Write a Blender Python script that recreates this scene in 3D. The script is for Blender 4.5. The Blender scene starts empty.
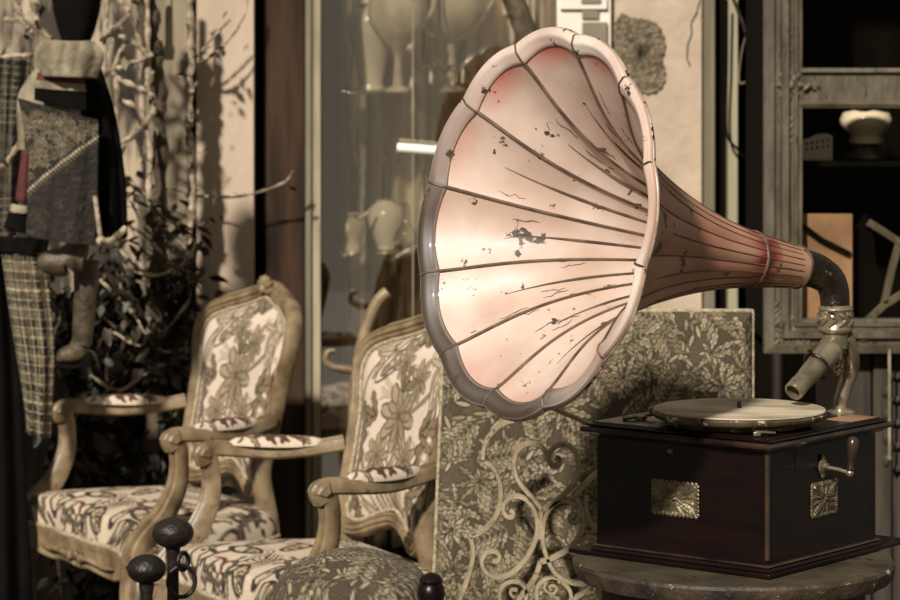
import bpy, math, random
import numpy as np
from mathutils import Vector, Matrix

random.seed(7); rng = np.random.RandomState(7)
SC = bpy.context.scene
COL = SC.collection
PI = math.pi
FOC, HOR, CAMZ = 2835.0, 60.0, 1.535

# ------------------------------------------------------------------ camera, world, sun, exposure
cam_d = bpy.data.cameras.new('camera'); cam = bpy.data.objects.new('camera', cam_d); COL.objects.link(cam)
cam.location = (0, 0, CAMZ); cam.rotation_euler = (PI/2, 0, 0)
cam_d.sensor_width = 36.0; cam_d.lens = FOC/900*36; cam_d.shift_y = -(300-HOR)/900.0
cam_d.clip_end = 200
cam_d.dof.use_dof = True; cam_d.dof.focus_distance = 4.45; cam_d.dof.aperture_fstop = 8.0
SC.camera = cam

world = bpy.data.worlds.new('sky'); SC.world = world; world.use_nodes = True
wn = world.node_tree; wn.nodes.clear()
wo = wn.nodes.new('ShaderNodeOutputWorld'); wb = wn.nodes.new('ShaderNodeBackground')
wt = wn.nodes.new('ShaderNodeTexCoord'); ws = wn.nodes.new('ShaderNodeSeparateXYZ'); wr = wn.nodes.new('ShaderNodeValToRGB')
wn.links.new(wt.outputs['Generated'], ws.inputs[0]); wn.links.new(ws.outputs['Z'], wr.inputs[0])
wr.color_ramp.elements[0].position = 0.0; wr.color_ramp.elements[0].color = (.64, .585, .48, 1)
wr.color_ramp.elements[1].position = 0.55; wr.color_ramp.elements[1].color = (1.0, .94, .80, 1)
wn.links.new(wr.outputs[0], wb.inputs[0]); wb.inputs[1].default_value = 0.27
wn.links.new(wb.outputs[0], wo.inputs[0])

sun_d = bpy.data.lights.new('sun', 'SUN'); sun = bpy.data.objects.new('sun', sun_d); COL.objects.link(sun)
sun_d.energy = 5.3; sun_d.angle = math.radians(3.0); sun_d.color = (1.0, .94, .87)
SUN_EL, SUN_AZ = math.radians(34), math.radians(-21)      # behind the camera, to its left
sv = Vector((math.sin(SUN_AZ)*math.cos(SUN_EL), -math.cos(SUN_AZ)*math.cos(SUN_EL), math.sin(SUN_EL)))
sun.rotation_euler = sv.to_track_quat('Z', 'Y').to_euler(); sun.location = (0, -3, 6)

vs = SC.view_settings; vs.view_transform = 'Standard'; vs.look = 'None'; vs.gamma = 1.0; vs.exposure = 0.0
vs.use_curve_mapping = False

# ------------------------------------------------------------------ helpers
def W(px, py, D):
    return np.array(((px-450)/FOC*D, D, CAMZ-(py-HOR)/FOC*D))

def lin(c):
    c = np.asarray(c, float)/255.0
    return np.where(c <= .04045, c/12.92, ((c+.055)/1.055)**2.4)

class MB:
    def __init__(s): s.v = []; s.f = []; s.c = []; s.mi = []; s.n = 0; s.usecol = False
    def add(s, verts, faces, col=None, mi=0):
        verts = np.asarray(verts, float).reshape(-1, 3); b = s.n
        s.v.append(verts); s.n += len(verts)
        s.f.extend([tuple(int(i)+b for i in f) for f in faces]); s.mi.extend([mi]*len(faces))
        if col is not None: s.usecol = True; s.c.append(np.asarray(col, float).reshape(-1, 3))
        else: s.c.append(np.ones((len(verts), 3))*.5)
        return s
    def grid(s, P, closed_u=False, closed_v=False, col=None, mi=0, flip=False):
        P = np.asarray(P, float); nu, nv = P.shape[:2]
        I = np.arange(nu*nv).reshape(nu, nv)
        A = I; 
        if closed_u: A = np.vstack([A, A[:1]])
        if closed_v: A = np.hstack([A, A[:, :1]])
        a = A[:-1, :-1].ravel(); b = A[1:, :-1].ravel(); c = A[1:, 1:].ravel(); d = A[:-1, 1:].ravel()
        F = np.stack([a, b, c, d], 1) if not flip else np.stack([a, d, c, b], 1)
        return s.add(P.reshape(-1, 3), F.tolist(), None if col is None else np.asarray(col).reshape(-1, 3), mi)
    def box(s, c, size, R=None, mi=0):
        h = np.array(size)/2.
        V = np.array([(x, y, z) for x in (-1, 1) for y in (-1, 1) for z in (-1, 1)])*h
        if R is not None: V = V @ np.asarray(R).T
        V = V+np.asarray(c)
        F = [(0, 1, 3, 2), (4, 6, 7, 5), (0, 4, 5, 1), (2, 3, 7, 6), (0, 2, 6, 4), (1, 5, 7, 3)]
        return s.add(V, F, mi=mi)
    def lathe(s, prof, n=32, o=(0, 0, 0), R=None, wob=None):
        prof = np.asarray(prof, float); th = np.linspace(0, 2*PI, n, endpoint=False)
        P = np.zeros((len(prof), n, 3))
        for i, (r, z) in enumerate(prof):
            rr = r*(1 if wob is None else wob(th, z))
            P[i, :, 0] = rr*np.cos(th); P[i, :, 1] = rr*np.sin(th); P[i, :, 2] = z
        if R is not None: P = P @ np.asarray(R).T
        P = P+np.asarray(o)
        s.grid(P, closed_v=True, flip=True)
        b = s.n-len(prof)*n
        s.f.append(tuple(b+i for i in range(n))[::-1]); s.mi.append(0)
        s.f.append(tuple(b+(len(prof)-1)*n+i for i in range(n))); s.mi.append(0)
        return s
    def sweep(s, path, sec, scale=None, up=(0, 0, 1), closed=False, caps=True, mi=0):
        """sec: list of (a,b): a along the side vector, b along the normal; scale: per-point (sa, sb) or scalar"""
        P = np.asarray(path, float); n = len(P); sec = np.asarray(sec, float)
        if closed: T = np.roll(P, -1, 0)-np.roll(P, 1, 0)
        else: T = np.gradient(P, axis=0)
        T /= np.linalg.norm(T, axis=1)[:, None]+1e-12
        if isinstance(up, str):   # parallel transport
            N = np.zeros_like(P); u = np.cross(T[0], (0.3, .2, .9)); u /= np.linalg.norm(u)
            for i in range(n):
                u = u-T[i]*np.dot(u, T[i]); u /= np.linalg.norm(u); N[i] = u
            S = np.cross(T, N)
        else:
            U = np.tile(np.asarray(up, float), (n, 1)) if np.ndim(up) == 1 else np.asarray(up, float)
            S = np.cross(T, U); S /= np.linalg.norm(S, axis=1)[:, None]+1e-12; N = np.cross(S, T)
        if scale is None: sc = np.ones((n, 2))
        else:
            sc = np.asarray(scale, float)
            if sc.ndim == 1: sc = np.stack([sc, sc], 1)
        Q = P[:, None, :]+S[:, None, :]*(sec[None, :, 0:1]*sc[:, None, 0:1])+N[:, None, :]*(sec[None, :, 1:2]*sc[:, None, 1:2])
        s.grid(Q, closed_u=closed, closed_v=True, mi=mi)
        if caps and not closed:
            k = len(sec); b = s.n-n*k
            s.f.append(tuple(b+i for i in range(k))); s.mi.append(mi)
            s.f.append(tuple(b+(n-1)*k+i for i in range(k))[::-1]); s.mi.append(mi)
        return s
    def tube(s, path, r, n=10, closed=False, caps=True):
        th = np.linspace(0, 2*PI, n, endpoint=False); sec = np.stack([np.cos(th), np.sin(th)], 1)
        r = np.ones(len(path))*r if np.ndim(r) == 0 else np.asarray(r)
        return s.sweep(path, sec, r, up='pt', closed=closed, caps=caps)
    def ball(s, c, r, n=16, R=None, sc=(1, 1, 1)):
        u = np.linspace(0.02, PI-.02, n//2+1); v = np.linspace(0, 2*PI, n, endpoint=False)
        P = np.stack([np.outer(np.sin(u), np.cos(v)), np.outer(np.sin(u), np.sin(v)), np.outer(np.cos(u), np.ones(n))], 2)*np.array(sc)*r
        if R is not None: P = P @ np.asarray(R).T
        return s.grid(P+np.asarray(c), closed_v=True)
    def build(s, name, mat, parent=None, loc=None, smooth=True, bevel=0, solid=0, angle=40):
        V = np.vstack(s.v)
        root = parent
        if parent is not None:
            while root.parent is not None: root = root.parent
        if parent is not None:
            if not root.get('_local'): V = V-np.array(root.location)
            L = (0, 0, 0)
        else:
            if loc is None: mn, mx = V.min(0), V.max(0); loc = ((mn[0]+mx[0])/2, (mn[1]+mx[1])/2, mn[2])
            V = V-np.array(loc); L = loc
        me = bpy.data.meshes.new(name); me.from_pydata(V.tolist(), [], s.f)
        for m in (mat if isinstance(mat, (list, tuple)) else [mat]): me.materials.append(m)
        me.polygons.foreach_set('material_index', s.mi)
        if s.usecol:
            at = me.color_attributes.new('dye', 'FLOAT_COLOR', 'POINT')
            C4 = np.ones((len(V), 4)); C4[:, :3] = np.vstack(s.c); at.data.foreach_set('color', C4.ravel())
        if smooth:
            me.shade_smooth() if hasattr(me, 'shade_smooth') else me.polygons.foreach_set('use_smooth', [True]*len(me.polygons))
            me.set_sharp_from_angle(angle=math.radians(angle))
        me.update()
        o = bpy.data.objects.new(name, me); COL.objects.link(o); o.location = L
        if parent is not None: o.parent = parent
        if bevel:
            b = o.modifiers.new('bevel', 'BEVEL'); b.width = bevel; b.segments = 3; b.limit_method = 'ANGLE'; b.angle_limit = math.radians(50)
            if smooth: b.harden_normals = False
        if solid:
            m = o.modifiers.new('solid', 'SOLIDIFY'); m.thickness = solid; m.offset = 0
        return o

def crom(pts, n=12, closed=False):
    P = np.asarray(pts, float); out = []; m = len(P)
    rngi = range(m) if closed else range(m-1)
    for i in rngi:
        if closed: p0, p1, p2, p3 = P[(i-1) % m], P[i], P[(i+1) % m], P[(i+2) % m]
        else: p0, p1, p2, p3 = P[max(i-1, 0)], P[i], P[i+1], P[min(i+2, m-1)]
        for t in np.linspace(0, 1, n, endpoint=False):
            out.append(.5*((2*p1)+(-p0+p2)*t+(2*p0-5*p1+4*p2-p3)*t*t+(-p0+3*p1-3*p2+p3)*t**3))
    if not closed: out.append(P[-1])
    return np.array(out)

def empty(name, loc, rz=0, local=False):
    o = bpy.data.objects.new(name, None); COL.objects.link(o); o.location = tuple(loc); o.rotation_euler = (0, 0, rz); o.empty_display_size = .05
    if local: o['_local'] = 1
    return o
def tag(o, label=None, cat=None, group=None, kind=None):
    if label: o['label'] = label
    if cat: o['category'] = cat
    if group: o['group'] = group
    if kind: o['kind'] = kind
    return o
def struct(o): o['kind'] = 'structure'; return o
def kids(o): return [c for c in bpy.data.objects if c.parent == o]
def copy_tree(o, parent=None):
    c = o.copy(); COL.objects.link(c)
    if parent is not None: c.parent = parent
    for k in kids(o): copy_tree(k, c)
    return c
def rotz(a): c, s = math.cos(a), math.sin(a); return np.array(((c, -s, 0), (s, c, 0), (0, 0, 1)))
def roty(a): c, s = math.cos(a), math.sin(a); return np.array(((c, 0, s), (0, 1, 0), (-s, 0, c)))
def rotx(a): c, s = math.cos(a), math.sin(a); return np.array(((1, 0, 0), (0, c, -s), (0, s, c)))
def frame_from(z, x=None):
    z = np.asarray(z, float); z /= np.linalg.norm(z); x = np.array((0, 0, 1.)) if x is None else np.asarray(x, float)
    y = np.cross(z, x); y /= np.linalg.norm(y); x = np.cross(y, z)
    return np.stack([x, y, z], 1)

# ------------------------------------------------------------------ materials
def mat(name, c1, c2=None, scale=20, rough=.6, metal=0., bump=.0, bscale=None, detail=5, stretch=(1, 1, 1), c3=None, s3=60, t3=.62, spec=.5, coat=0., dye=False, dmix=.25, ramp=(.35, .65), sharp3=.03):
    m = bpy.data.materials.new(name); m.use_nodes = True; nt = m.node_tree; N = nt.nodes; L = nt.links
    b = N['Principled BSDF']; b.inputs['Roughness'].default_value = rough; b.inputs['Metallic'].default_value = metal
    b.inputs['Specular IOR Level'].default_value = spec; b.inputs['Coat Weight'].default_value = coat
    tc = N.new('ShaderNodeTexCoord'); mp = N.new('ShaderNodeMapping'); mp.inputs['Scale'].default_value = stretch
    L.new(tc.outputs['Object'], mp.inputs[0])
    nz = N.new('ShaderNodeTexNoise'); nz.inputs['Scale'].default_value = scale; nz.inputs['Detail'].default_value = detail
    L.new(mp.outputs[0], nz.inputs['Vector'])
    rp = N.new('ShaderNodeValToRGB'); rp.color_ramp.elements[0].position = ramp[0]; rp.color_ramp.elements[1].position = ramp[1]
    c2 = c1 if c2 is None else c2
    rp.color_ramp.elements[0].color = (*lin(c1), 1); rp.color_ramp.elements[1].color = (*lin(c2), 1)
    L.new(nz.outputs[0], rp.inputs[0]); out = rp.outputs[0]
    if dye:
        at = N.new('ShaderNodeVertexColor'); at.layer_name = 'dye'
        mx = N.new('ShaderNodeMix'); mx.data_type = 'RGBA'; mx.blend_type = 'MULTIPLY'; mx.inputs[0].default_value = dmix
        L.new(at.outputs[0], mx.inputs[6]); L.new(out, mx.inputs[7]); out = mx.outputs[2]
    if c3 is not None:
        n3 = N.new('ShaderNodeTexNoise'); n3.inputs['Scale'].default_value = s3; n3.inputs['Detail'].default_value = 6; n3.inputs['Roughness'].default_value = .65
        L.new(mp.outputs[0], n3.inputs['Vector'])
        r3 = N.new('ShaderNodeValToRGB'); r3.color_ramp.elements[0].position = t3; r3.color_ramp.elements[1].position = t3+sharp3
        L.new(n3.outputs[0], r3.inputs[0])
        mx = N.new('ShaderNodeMix'); mx.data_type = 'RGBA'; L.new(r3.outputs[0], mx.inputs[0]); L.new(out, mx.inputs[6]); mx.inputs[7].default_value = (*lin(c3), 1); out = mx.outputs[2]
    L.new(out, b.inputs['Base Color'])
    if bump:
        nb = N.new('ShaderNodeTexNoise'); nb.inputs['Scale'].default_value = bscale or scale*3; nb.inputs['Detail'].default_value = 6
        L.new(mp.outputs[0], nb.inputs['Vector'])
        bp = N.new('ShaderNodeBump'); bp.inputs['Strength'].default_value = bump; bp.inputs['Distance'].default_value = .01
        L.new(nb.outputs[0], bp.inputs['Height']); L.new(bp.outputs[0], b.inputs['Normal'])
    return m

def glass_mat(name, rough=.02, alpha=.12, tint=(1, .97, .9), fm=.6):
    m = bpy.data.materials.new(name); m.use_nodes = True; nt = m.node_tree; N = nt.nodes; L = nt.links; N.clear()
    o = N.new('ShaderNodeOutputMaterial'); tr = N.new('ShaderNodeBsdfTransparent'); gl = N.new('ShaderNodeBsdfGlossy'); mx = N.new('ShaderNodeMixShader')
    gl.inputs['Roughness'].default_value = rough; gl.inputs['Color'].default_value = (*tint, 1); tr.inputs['Color'].default_value = (.95, .94, .9, 1)
    fr = N.new('ShaderNodeLayerWeight'); fr.inputs['Blend'].default_value = .25
    mt = N.new('ShaderNodeMath'); mt.operation = 'MULTIPLY_ADD'; mt.inputs[1].default_value = fm; mt.inputs[2].default_value = alpha
    L.new(fr.outputs['Fresnel'], mt.inputs[0]); L.new(mt.outputs[0], mx.inputs[0]); L.new(tr.outputs[0], mx.inputs[1]); L.new(gl.outputs[0], mx.inputs[2]); L.new(mx.outputs[0], o.inputs[0])
    return m

M = {}
M['plaster'] = mat('plaster', (168, 148, 126), (192, 172, 148), 6, .9, bump=.35, bscale=40, c3=(128, 110, 90), s3=14, t3=.66, sharp3=.08)
M['plaster_dark'] = mat('bare_render', (88, 77, 60), (150, 134, 108), 60, .95, bump=1.0, bscale=120)
M['oldwhite'] = mat('old_white_paint', (172, 152, 130), (196, 176, 152), 4, .85, bump=.25, bscale=50, stretch=(1, 1, .4), c3=(130, 112, 90), s3=9, t3=.64, sharp3=.1)
M['graypost'] = mat('weathered_grey_paint', (96, 86, 68), (140, 126, 102), 8, .8, bump=.4, bscale=50, stretch=(2, 2, .25))
M['leftwall'] = mat('mottled_plank_wall', (58, 50, 38), (184, 164, 138), 9, .9, bump=.6, stretch=(2.5, 1, .5), ramp=(.42, .62), c3=(34, 28, 20), s3=11, t3=.52, sharp3=.1)  # dark mottling paints shadow blotches into the plank colour
M['strip'] = mat('grey_wood_strip', (92, 84, 66), (122, 112, 90), 10, .7, bump=.2, stretch=(3, 3, .2))
M['striplight'] = mat('pale_wood_strip', (140, 130, 104), (160, 150, 122), 10, .7, bump=.2, stretch=(3, 3, .2))
M['brown'] = mat('brown_stained_wood', (40, 29, 20), (66, 47, 33), 9, .85, spec=.2, bump=.3, stretch=(3, 3, .3))
M['dark'] = mat('near_black_wood', (9, 7, 5), (18, 14, 9), 8, .9, spec=.03, bump=.2, stretch=(3, 3, .3))
M['planks'] = mat('dull_brown_planks', (34, 28, 20), (66, 56, 40), 9, .75, bump=.4, stretch=(4, 4, .35))
M['ground'] = mat('paving', (46, 40, 32), (70, 62, 50), 5, .9, bump=.4)
M['alframe'] = mat('pale_metal_frame', (118, 108, 84), (165, 152, 124), 10, .45, stretch=(3, 3, .3))
M['curtain'] = mat('faded_curtain', (160, 142, 116), (228, 208, 180), 7, .9, bump=.3, stretch=(3, 3, .35), c3=(84, 70, 54), s3=10, t3=.56, sharp3=.04)
M['ceramic'] = mat('cream_ceramic', (224, 208, 184), (242, 228, 206), 5, .22, coat=.4)
M['ceramic2'] = mat('stained_ceramic', (186, 168, 142), (230, 214, 188), 14, .3, coat=.3)
M['white'] = mat('white_enamel', (235, 226, 208), (245, 238, 222), 6, .4)
M['whitebox'] = mat('white_plastic', (214, 202, 184), (232, 222, 206), 6, .5)
M['greybox'] = mat('grey_plastic', (116, 106, 88), (136, 126, 106), 6, .4)
M['frame'] = mat('carved_frame_paint', (62, 54, 40), (94, 84, 64), 14, .55, bump=.25, stretch=(2, 2, .6), c3=(44, 37, 26), s3=30, t3=.6)
M['carving'] = mat('carved_gesso', (72, 64, 48), (112, 100, 78), 40, .5, bump=.5, bscale=160)
M['chairwood'] = mat('bleached_wood', (96, 78, 54), (142, 122, 92), 10, .45, bump=.15, stretch=(2, 2, 2), c3=(84, 66, 42), s3=16, t3=.6, sharp3=.1)
M['iron'] = mat('painted_iron', (128, 113, 88), (164, 147, 118), 30, .6, bump=.3, c3=(84, 71, 50), s3=40, t3=.6, sharp3=.06)
M['blackiron'] = mat('black_iron', (24, 20, 15), (44, 37, 28), 22, .42, metal=.3, bump=.5, bscale=60)
M['wax'] = mat('dark_polished_wood', (9, 5, 4), (22, 9, 6), 7, .32, coat=.12, bump=.04, stretch=(1, 1, 5), spec=.25)
M['waxedge'] = mat('worn_wood_edge', (22, 15, 10), (60, 45, 30), 14, .3, coat=.3, stretch=(1, 1, 1))
M['brass'] = mat('aged_brass', (92, 82, 62), (140, 128, 100), 60, .42, metal=.6, bump=.3)
M['nickel'] = mat('tarnished_nickel', (126, 114, 92), (184, 172, 146), 18, .3, metal=.75, bump=.15, c3=(48, 38, 28), s3=24, t3=.6, sharp3=.06)
M['nickeldark'] = mat('blackened_nickel', (34, 28, 21), (62, 52, 40), 30, .25, metal=.55, bump=.35, bscale=120, c3=(150, 138, 112), s3=90, t3=.66)
M['felt'] = mat('turntable_felt', (150, 136, 112), (200, 184, 156), 7, .75, stretch=(1, 3, 1), ramp=(.4, .6))
M['platter'] = mat('chipped_platter_edge', (60, 50, 36), (92, 80, 58), 30, .4, c3=(190, 176, 146), s3=26, t3=.56)
M['tabletop'] = mat('worn_table_paint', (40, 34, 23), (78, 68, 49), 12, .6, bump=.4, bscale=60, c3=(26, 20, 13), s3=24, t3=.56, sharp3=.1)
M['tableedge'] = mat('chipped_table_edge', (34, 27, 19), (74, 58, 42), 18, .6, bump=.5, bscale=60, c3=(178, 160, 130), s3=30, t3=.62)
M['horn'] = mat('enamelled_horn', (226, 214, 208), (255, 255, 255), 9, .46, coat=.12, dye=True, dmix=.9, c3=(66, 50, 40), s3=24, t3=.628, sharp3=.01, stretch=(1, 1, 1), bump=.05, bscale=14)
M['rib'] = mat('horn_rib', (70, 54, 40), (112, 90, 70), 30, .5)
M['rimwire'] = mat('rim_wire', (150, 134, 118), (206, 192, 174), 30, .3, metal=.4, c3=(40, 32, 24), s3=40, t3=.56)
M['fab_chair'] = mat('scroll_print_linen', (225, 222, 216), (255, 255, 255), 260, .85, bump=.12, bscale=700, dye=True, dmix=.6)
M['fab_panel'] = mat('floral_tapestry', (170, 165, 155), (255, 255, 255), 330, .95, bump=.3, bscale=600, dye=True, dmix=.8)
M['piping'] = mat('twisted_cord', (140, 126, 96), (190, 176, 144), 120, .8, bump=.6, bscale=300)
M['leaf'] = mat('ivy_leaf', (14, 12, 8), (34, 29, 19), 18, .5, spec=.3)
M['leaf2'] = mat('pale_ivy_leaf', (36, 31, 21), (70, 60, 43), 18, .5)
M['bark'] = mat('pale_bark', (104, 89, 66), (190, 172, 144), 26, .8, bump=.8, bscale=60, c3=(56, 46, 32), s3=22, t3=.56, sharp3=.06)
M['barkdark'] = mat('dark_bark', (48, 39, 27), (92, 78, 56), 22, .85, bump=.8, bscale=60)
M['cloth_black'] = mat('black_cloth', (9, 7, 6), (17, 13, 10), 14, .95, spec=.1, bump=.2)
M['cloth_dye'] = mat('woven_cloth', (190, 190, 190), (255, 255, 255), 60, .9, bump=.8, bscale=70, dye=True, dmix=.7)
M['leather'] = mat('old_brown_leather', (44, 36, 25), (88, 74, 53), 24, .5, bump=.4, bscale=80)
M['red'] = mat('dull_red_cloth', (72, 32, 26), (96, 42, 34), 14, .85)
M['palecloth'] = mat('pale_crumpled_cloth', (104, 94, 74), (152, 140, 114), 18, .9, bump=.8, bscale=40)
M['tan'] = mat('tan_board', (120, 88, 62), (170, 130, 98), 6, .7)
M['glass'] = glass_mat('shop_glass', alpha=.27)
M['glass2'] = glass_mat('dark_cabinet_glass', alpha=.0, fm=.12)
M['crystal'] = glass_mat('cut_crystal', rough=.05, alpha=.18)

# ------------------------------------------------------------------ pattern drawing (colour sampled onto mesh vertices)
class Ras:
    def __init__(s, w, h, res, bg):
        s.W, s.H, s.res = w, h, res; s.nx, s.ny = int(w*res), int(h*res)
        s.a = np.tile(np.array(bg, float)/255., (s.ny, s.nx, 1))
    def win(s, x, y, r):
        x0, x1 = max(0, int((x-r)*s.res)), min(s.nx, int((x+r)*s.res)+2); y0, y1 = max(0, int((y-r)*s.res)), min(s.ny, int((y+r)*s.res)+2)
        if x1 <= x0 or y1 <= y0: return None
        Y, X = np.mgrid[y0:y1, x0:x1]; return (slice(y0, y1), slice(x0, x1)), X/s.res-x, Y/s.res-y
    def mixin(s, sl, m, c):
        m = np.clip(m, 0, 1)[..., None]; s.a[sl] = s.a[sl]*(1-m)+np.array(c, float)/255.*m
    def petal(s, x, y, ang, L, Wd, c, oc=None, ow=.12, rib=None, jag=0, bend=0):
        q = s.win(x+math.cos(ang)*L/2, y+math.sin(ang)*L/2, L*.75)
        if q is None: return
        sl, X, Y = q; X = X+math.cos(ang)*L/2; Y = Y+math.sin(ang)*L/2
        u = (X*math.cos(ang)+Y*math.sin(ang))/L; v = (-X*math.sin(ang)+Y*math.cos(ang))/Wd
        v = v-bend*(u*(1-u))*2
        w = np.sqrt(np.clip(u, 0, 1)*np.clip(1.02-u, 0, 1)**.8)*1.15
        if jag: w = w*(1+.22*np.sin(u*jag))
        d = w-np.abs(v)*2; px = s.res*Wd
        ins = (u > 0) & (u < 1)
        m = np.clip(d*px*.5, 0, 1)*ins
        if oc is not None:
            s.mixin(sl, m, oc); m2 = np.clip((d-ow*2)*px*.5, 0, 1)*ins; s.mixin(sl, m2, c)
        else: s.mixin(sl, m, c)
        if rib is not None: s.mixin(sl, np.clip((.09-np.abs(v))*px*.6, 0, 1)*m*(u > .1)*(u < .85), rib)
    def dot(s, x, y, r, c, sx=1):
        q = s.win(x, y, r*1.3)
        if q is None: return
        sl, X, Y = q; s.mixin(sl, (r-np.sqrt(X*X+(Y/sx)**2))*s.res, c)
    def stroke(s, pts, w0, w1, c, oc=None, ow=.0015):
        P = crom(pts, 14); n = len(P); k = max(2, int(np.sum(np.linalg.norm(np.diff(P, axis=0), axis=1))*s.res*.8))
        t = np.linspace(0, n-1, k); X = np.interp(t, range(n), P[:, 0]); Y = np.interp(t, range(n), P[:, 1])
        if oc is not None:
            for i in range(k): f = i/(k-1); s.dot(X[i], Y[i], (w0*(1-f)+w1*f)*math.sin(PI*(.12+.8*f))**.5+ow, oc)
        for i in range(k): f = i/(k-1); s.dot(X[i], Y[i], (w0*(1-f)+w1*f)*math.sin(PI*(.12+.8*f))**.5, c)
    def rose(s, x, y, r, c, oc, layers=3, n=7, a0=0):
        for k in range(layers):
            rr = r*(1-k*.28)
            for i in range(n-k):
                a = a0+k*.5+2*PI*i/(n-k)
                s.petal(x, y, a, rr, rr*.75, np.array(c)*(1-.08*k), oc, .1)
        s.dot(x, y, r*.14, oc)
    def sample(s, x, y):
        xi = np.clip(np.asarray(x)*s.res, 0, s.nx-1.001); yi = np.clip(np.asarray(y)*s.res, 0, s.ny-1.001)
        x0 = xi.astype(int); y0 = yi.astype(int); fx = (xi-x0)[..., None]; fy = (yi-y0)[..., None]
        A = s.a; x1 = np.minimum(x0+1, s.nx-1); y1 = np.minimum(y0+1, s.ny-1)
        v = A[y0, x0]*(1-fx)*(1-fy)+A[y0, x1]*fx*(1-fy)+A[y1, x0]*(1-fx)*fy+A[y1, x1]*fx*fy
        return np.where(v <= .04045, v/12.92, ((v+.055)/1.055)**2.4)

def tapestry(w, h, seed=3):
    R = np.random.RandomState(seed); r = Ras(w, h, 620, (84, 72, 54))
    # ribbon-like ground bands
    for i in range(5):
        x = R.rand()*w; r.stroke([(x, 0), (x+.1*R.randn(), h*.35), (x+.12*R.randn(), h*.7), (x+.1*R.randn(), h)], .03, .03, (96, 84, 64))
    cols = [(176, 162, 132), (158, 144, 114), (140, 126, 98), (188, 175, 146)]; oc = (50, 41, 28)
    pts = []
    for k in range(4000):
        p = (R.rand()*w, R.rand()*h)
        if all((p[0]-q[0])**2+(p[1]-q[1])**2 > .043**2 for q in pts): pts.append(p)
        if len(pts) > w*h*430: break
    for i, (x, y) in enumerate(pts):
        kind = R.rand(); c = cols[R.randint(4)]; a0 = R.rand()*6.28
        if kind < .38:
            for j in range(R.randint(6, 11)):
                a = a0+j*2*PI/9+R.randn()*.15; L = .028+.02*R.rand()
                r.petal(x+.008*math.cos(a), y+.008*math.sin(a), a, L, L*.62, cols[R.randint(4)], oc, .09, rib=(112, 98, 76), jag=22)
            r.rose(x, y, .024+.008*R.rand(), c, oc, 3, 7, a0)
        elif kind < .8:
            L0 = .08; dx, dy = math.cos(a0), math.sin(a0)
            r.stroke([(x-dx*.04, y-dy*.04), (x, y+.006), (x+dx*.04, y+dy*.04)], .0014, .001, (112, 98, 74))
            for j in range(7):
                t = -.035+.011*j
                for sgn in (-1, 1):
                    L = .028+.014*R.rand()
                    r.petal(x+dx*t, y+dy*t, a0+sgn*(.75+.2*R.rand()), L, L*.66, cols[R.randint(4)], oc, .08, rib=(116, 102, 78), jag=20)
        else:
            for j in range(9):
                q = R.randn(2)*.018; L = .020+.012*R.rand()
                r.petal(x+q[0], y+q[1], R.rand()*6.28, L, L*.7, cols[R.randint(4)], oc, .1)
    return r

CREAM = (208, 190, 170); MID = (138, 122, 98); OUT = (88, 74, 54); DK = (46, 34, 24); RED = (96, 44, 34)
def dotted_leaf(r, x, y, a, L, wd, fill=MID, oc=OUT, dots=CREAM, bend=.15):
    r.petal(x, y, a, L, wd, CREAM, oc, .05, bend=bend)
    r.petal(x+math.cos(a)*L*.1, y+math.sin(a)*L*.1, a, L*.82, wd*.68, fill, oc, .06, jag=26, bend=bend)
    for t in np.linspace(.28, .78, 7): 
        off = bend*wd*2*(t*(1-t))*.9
        r.dot(x+math.cos(a)*L*t-math.sin(a)*off, y+math.sin(a)*L*t+math.cos(a)*off, L*.024, dots)

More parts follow.
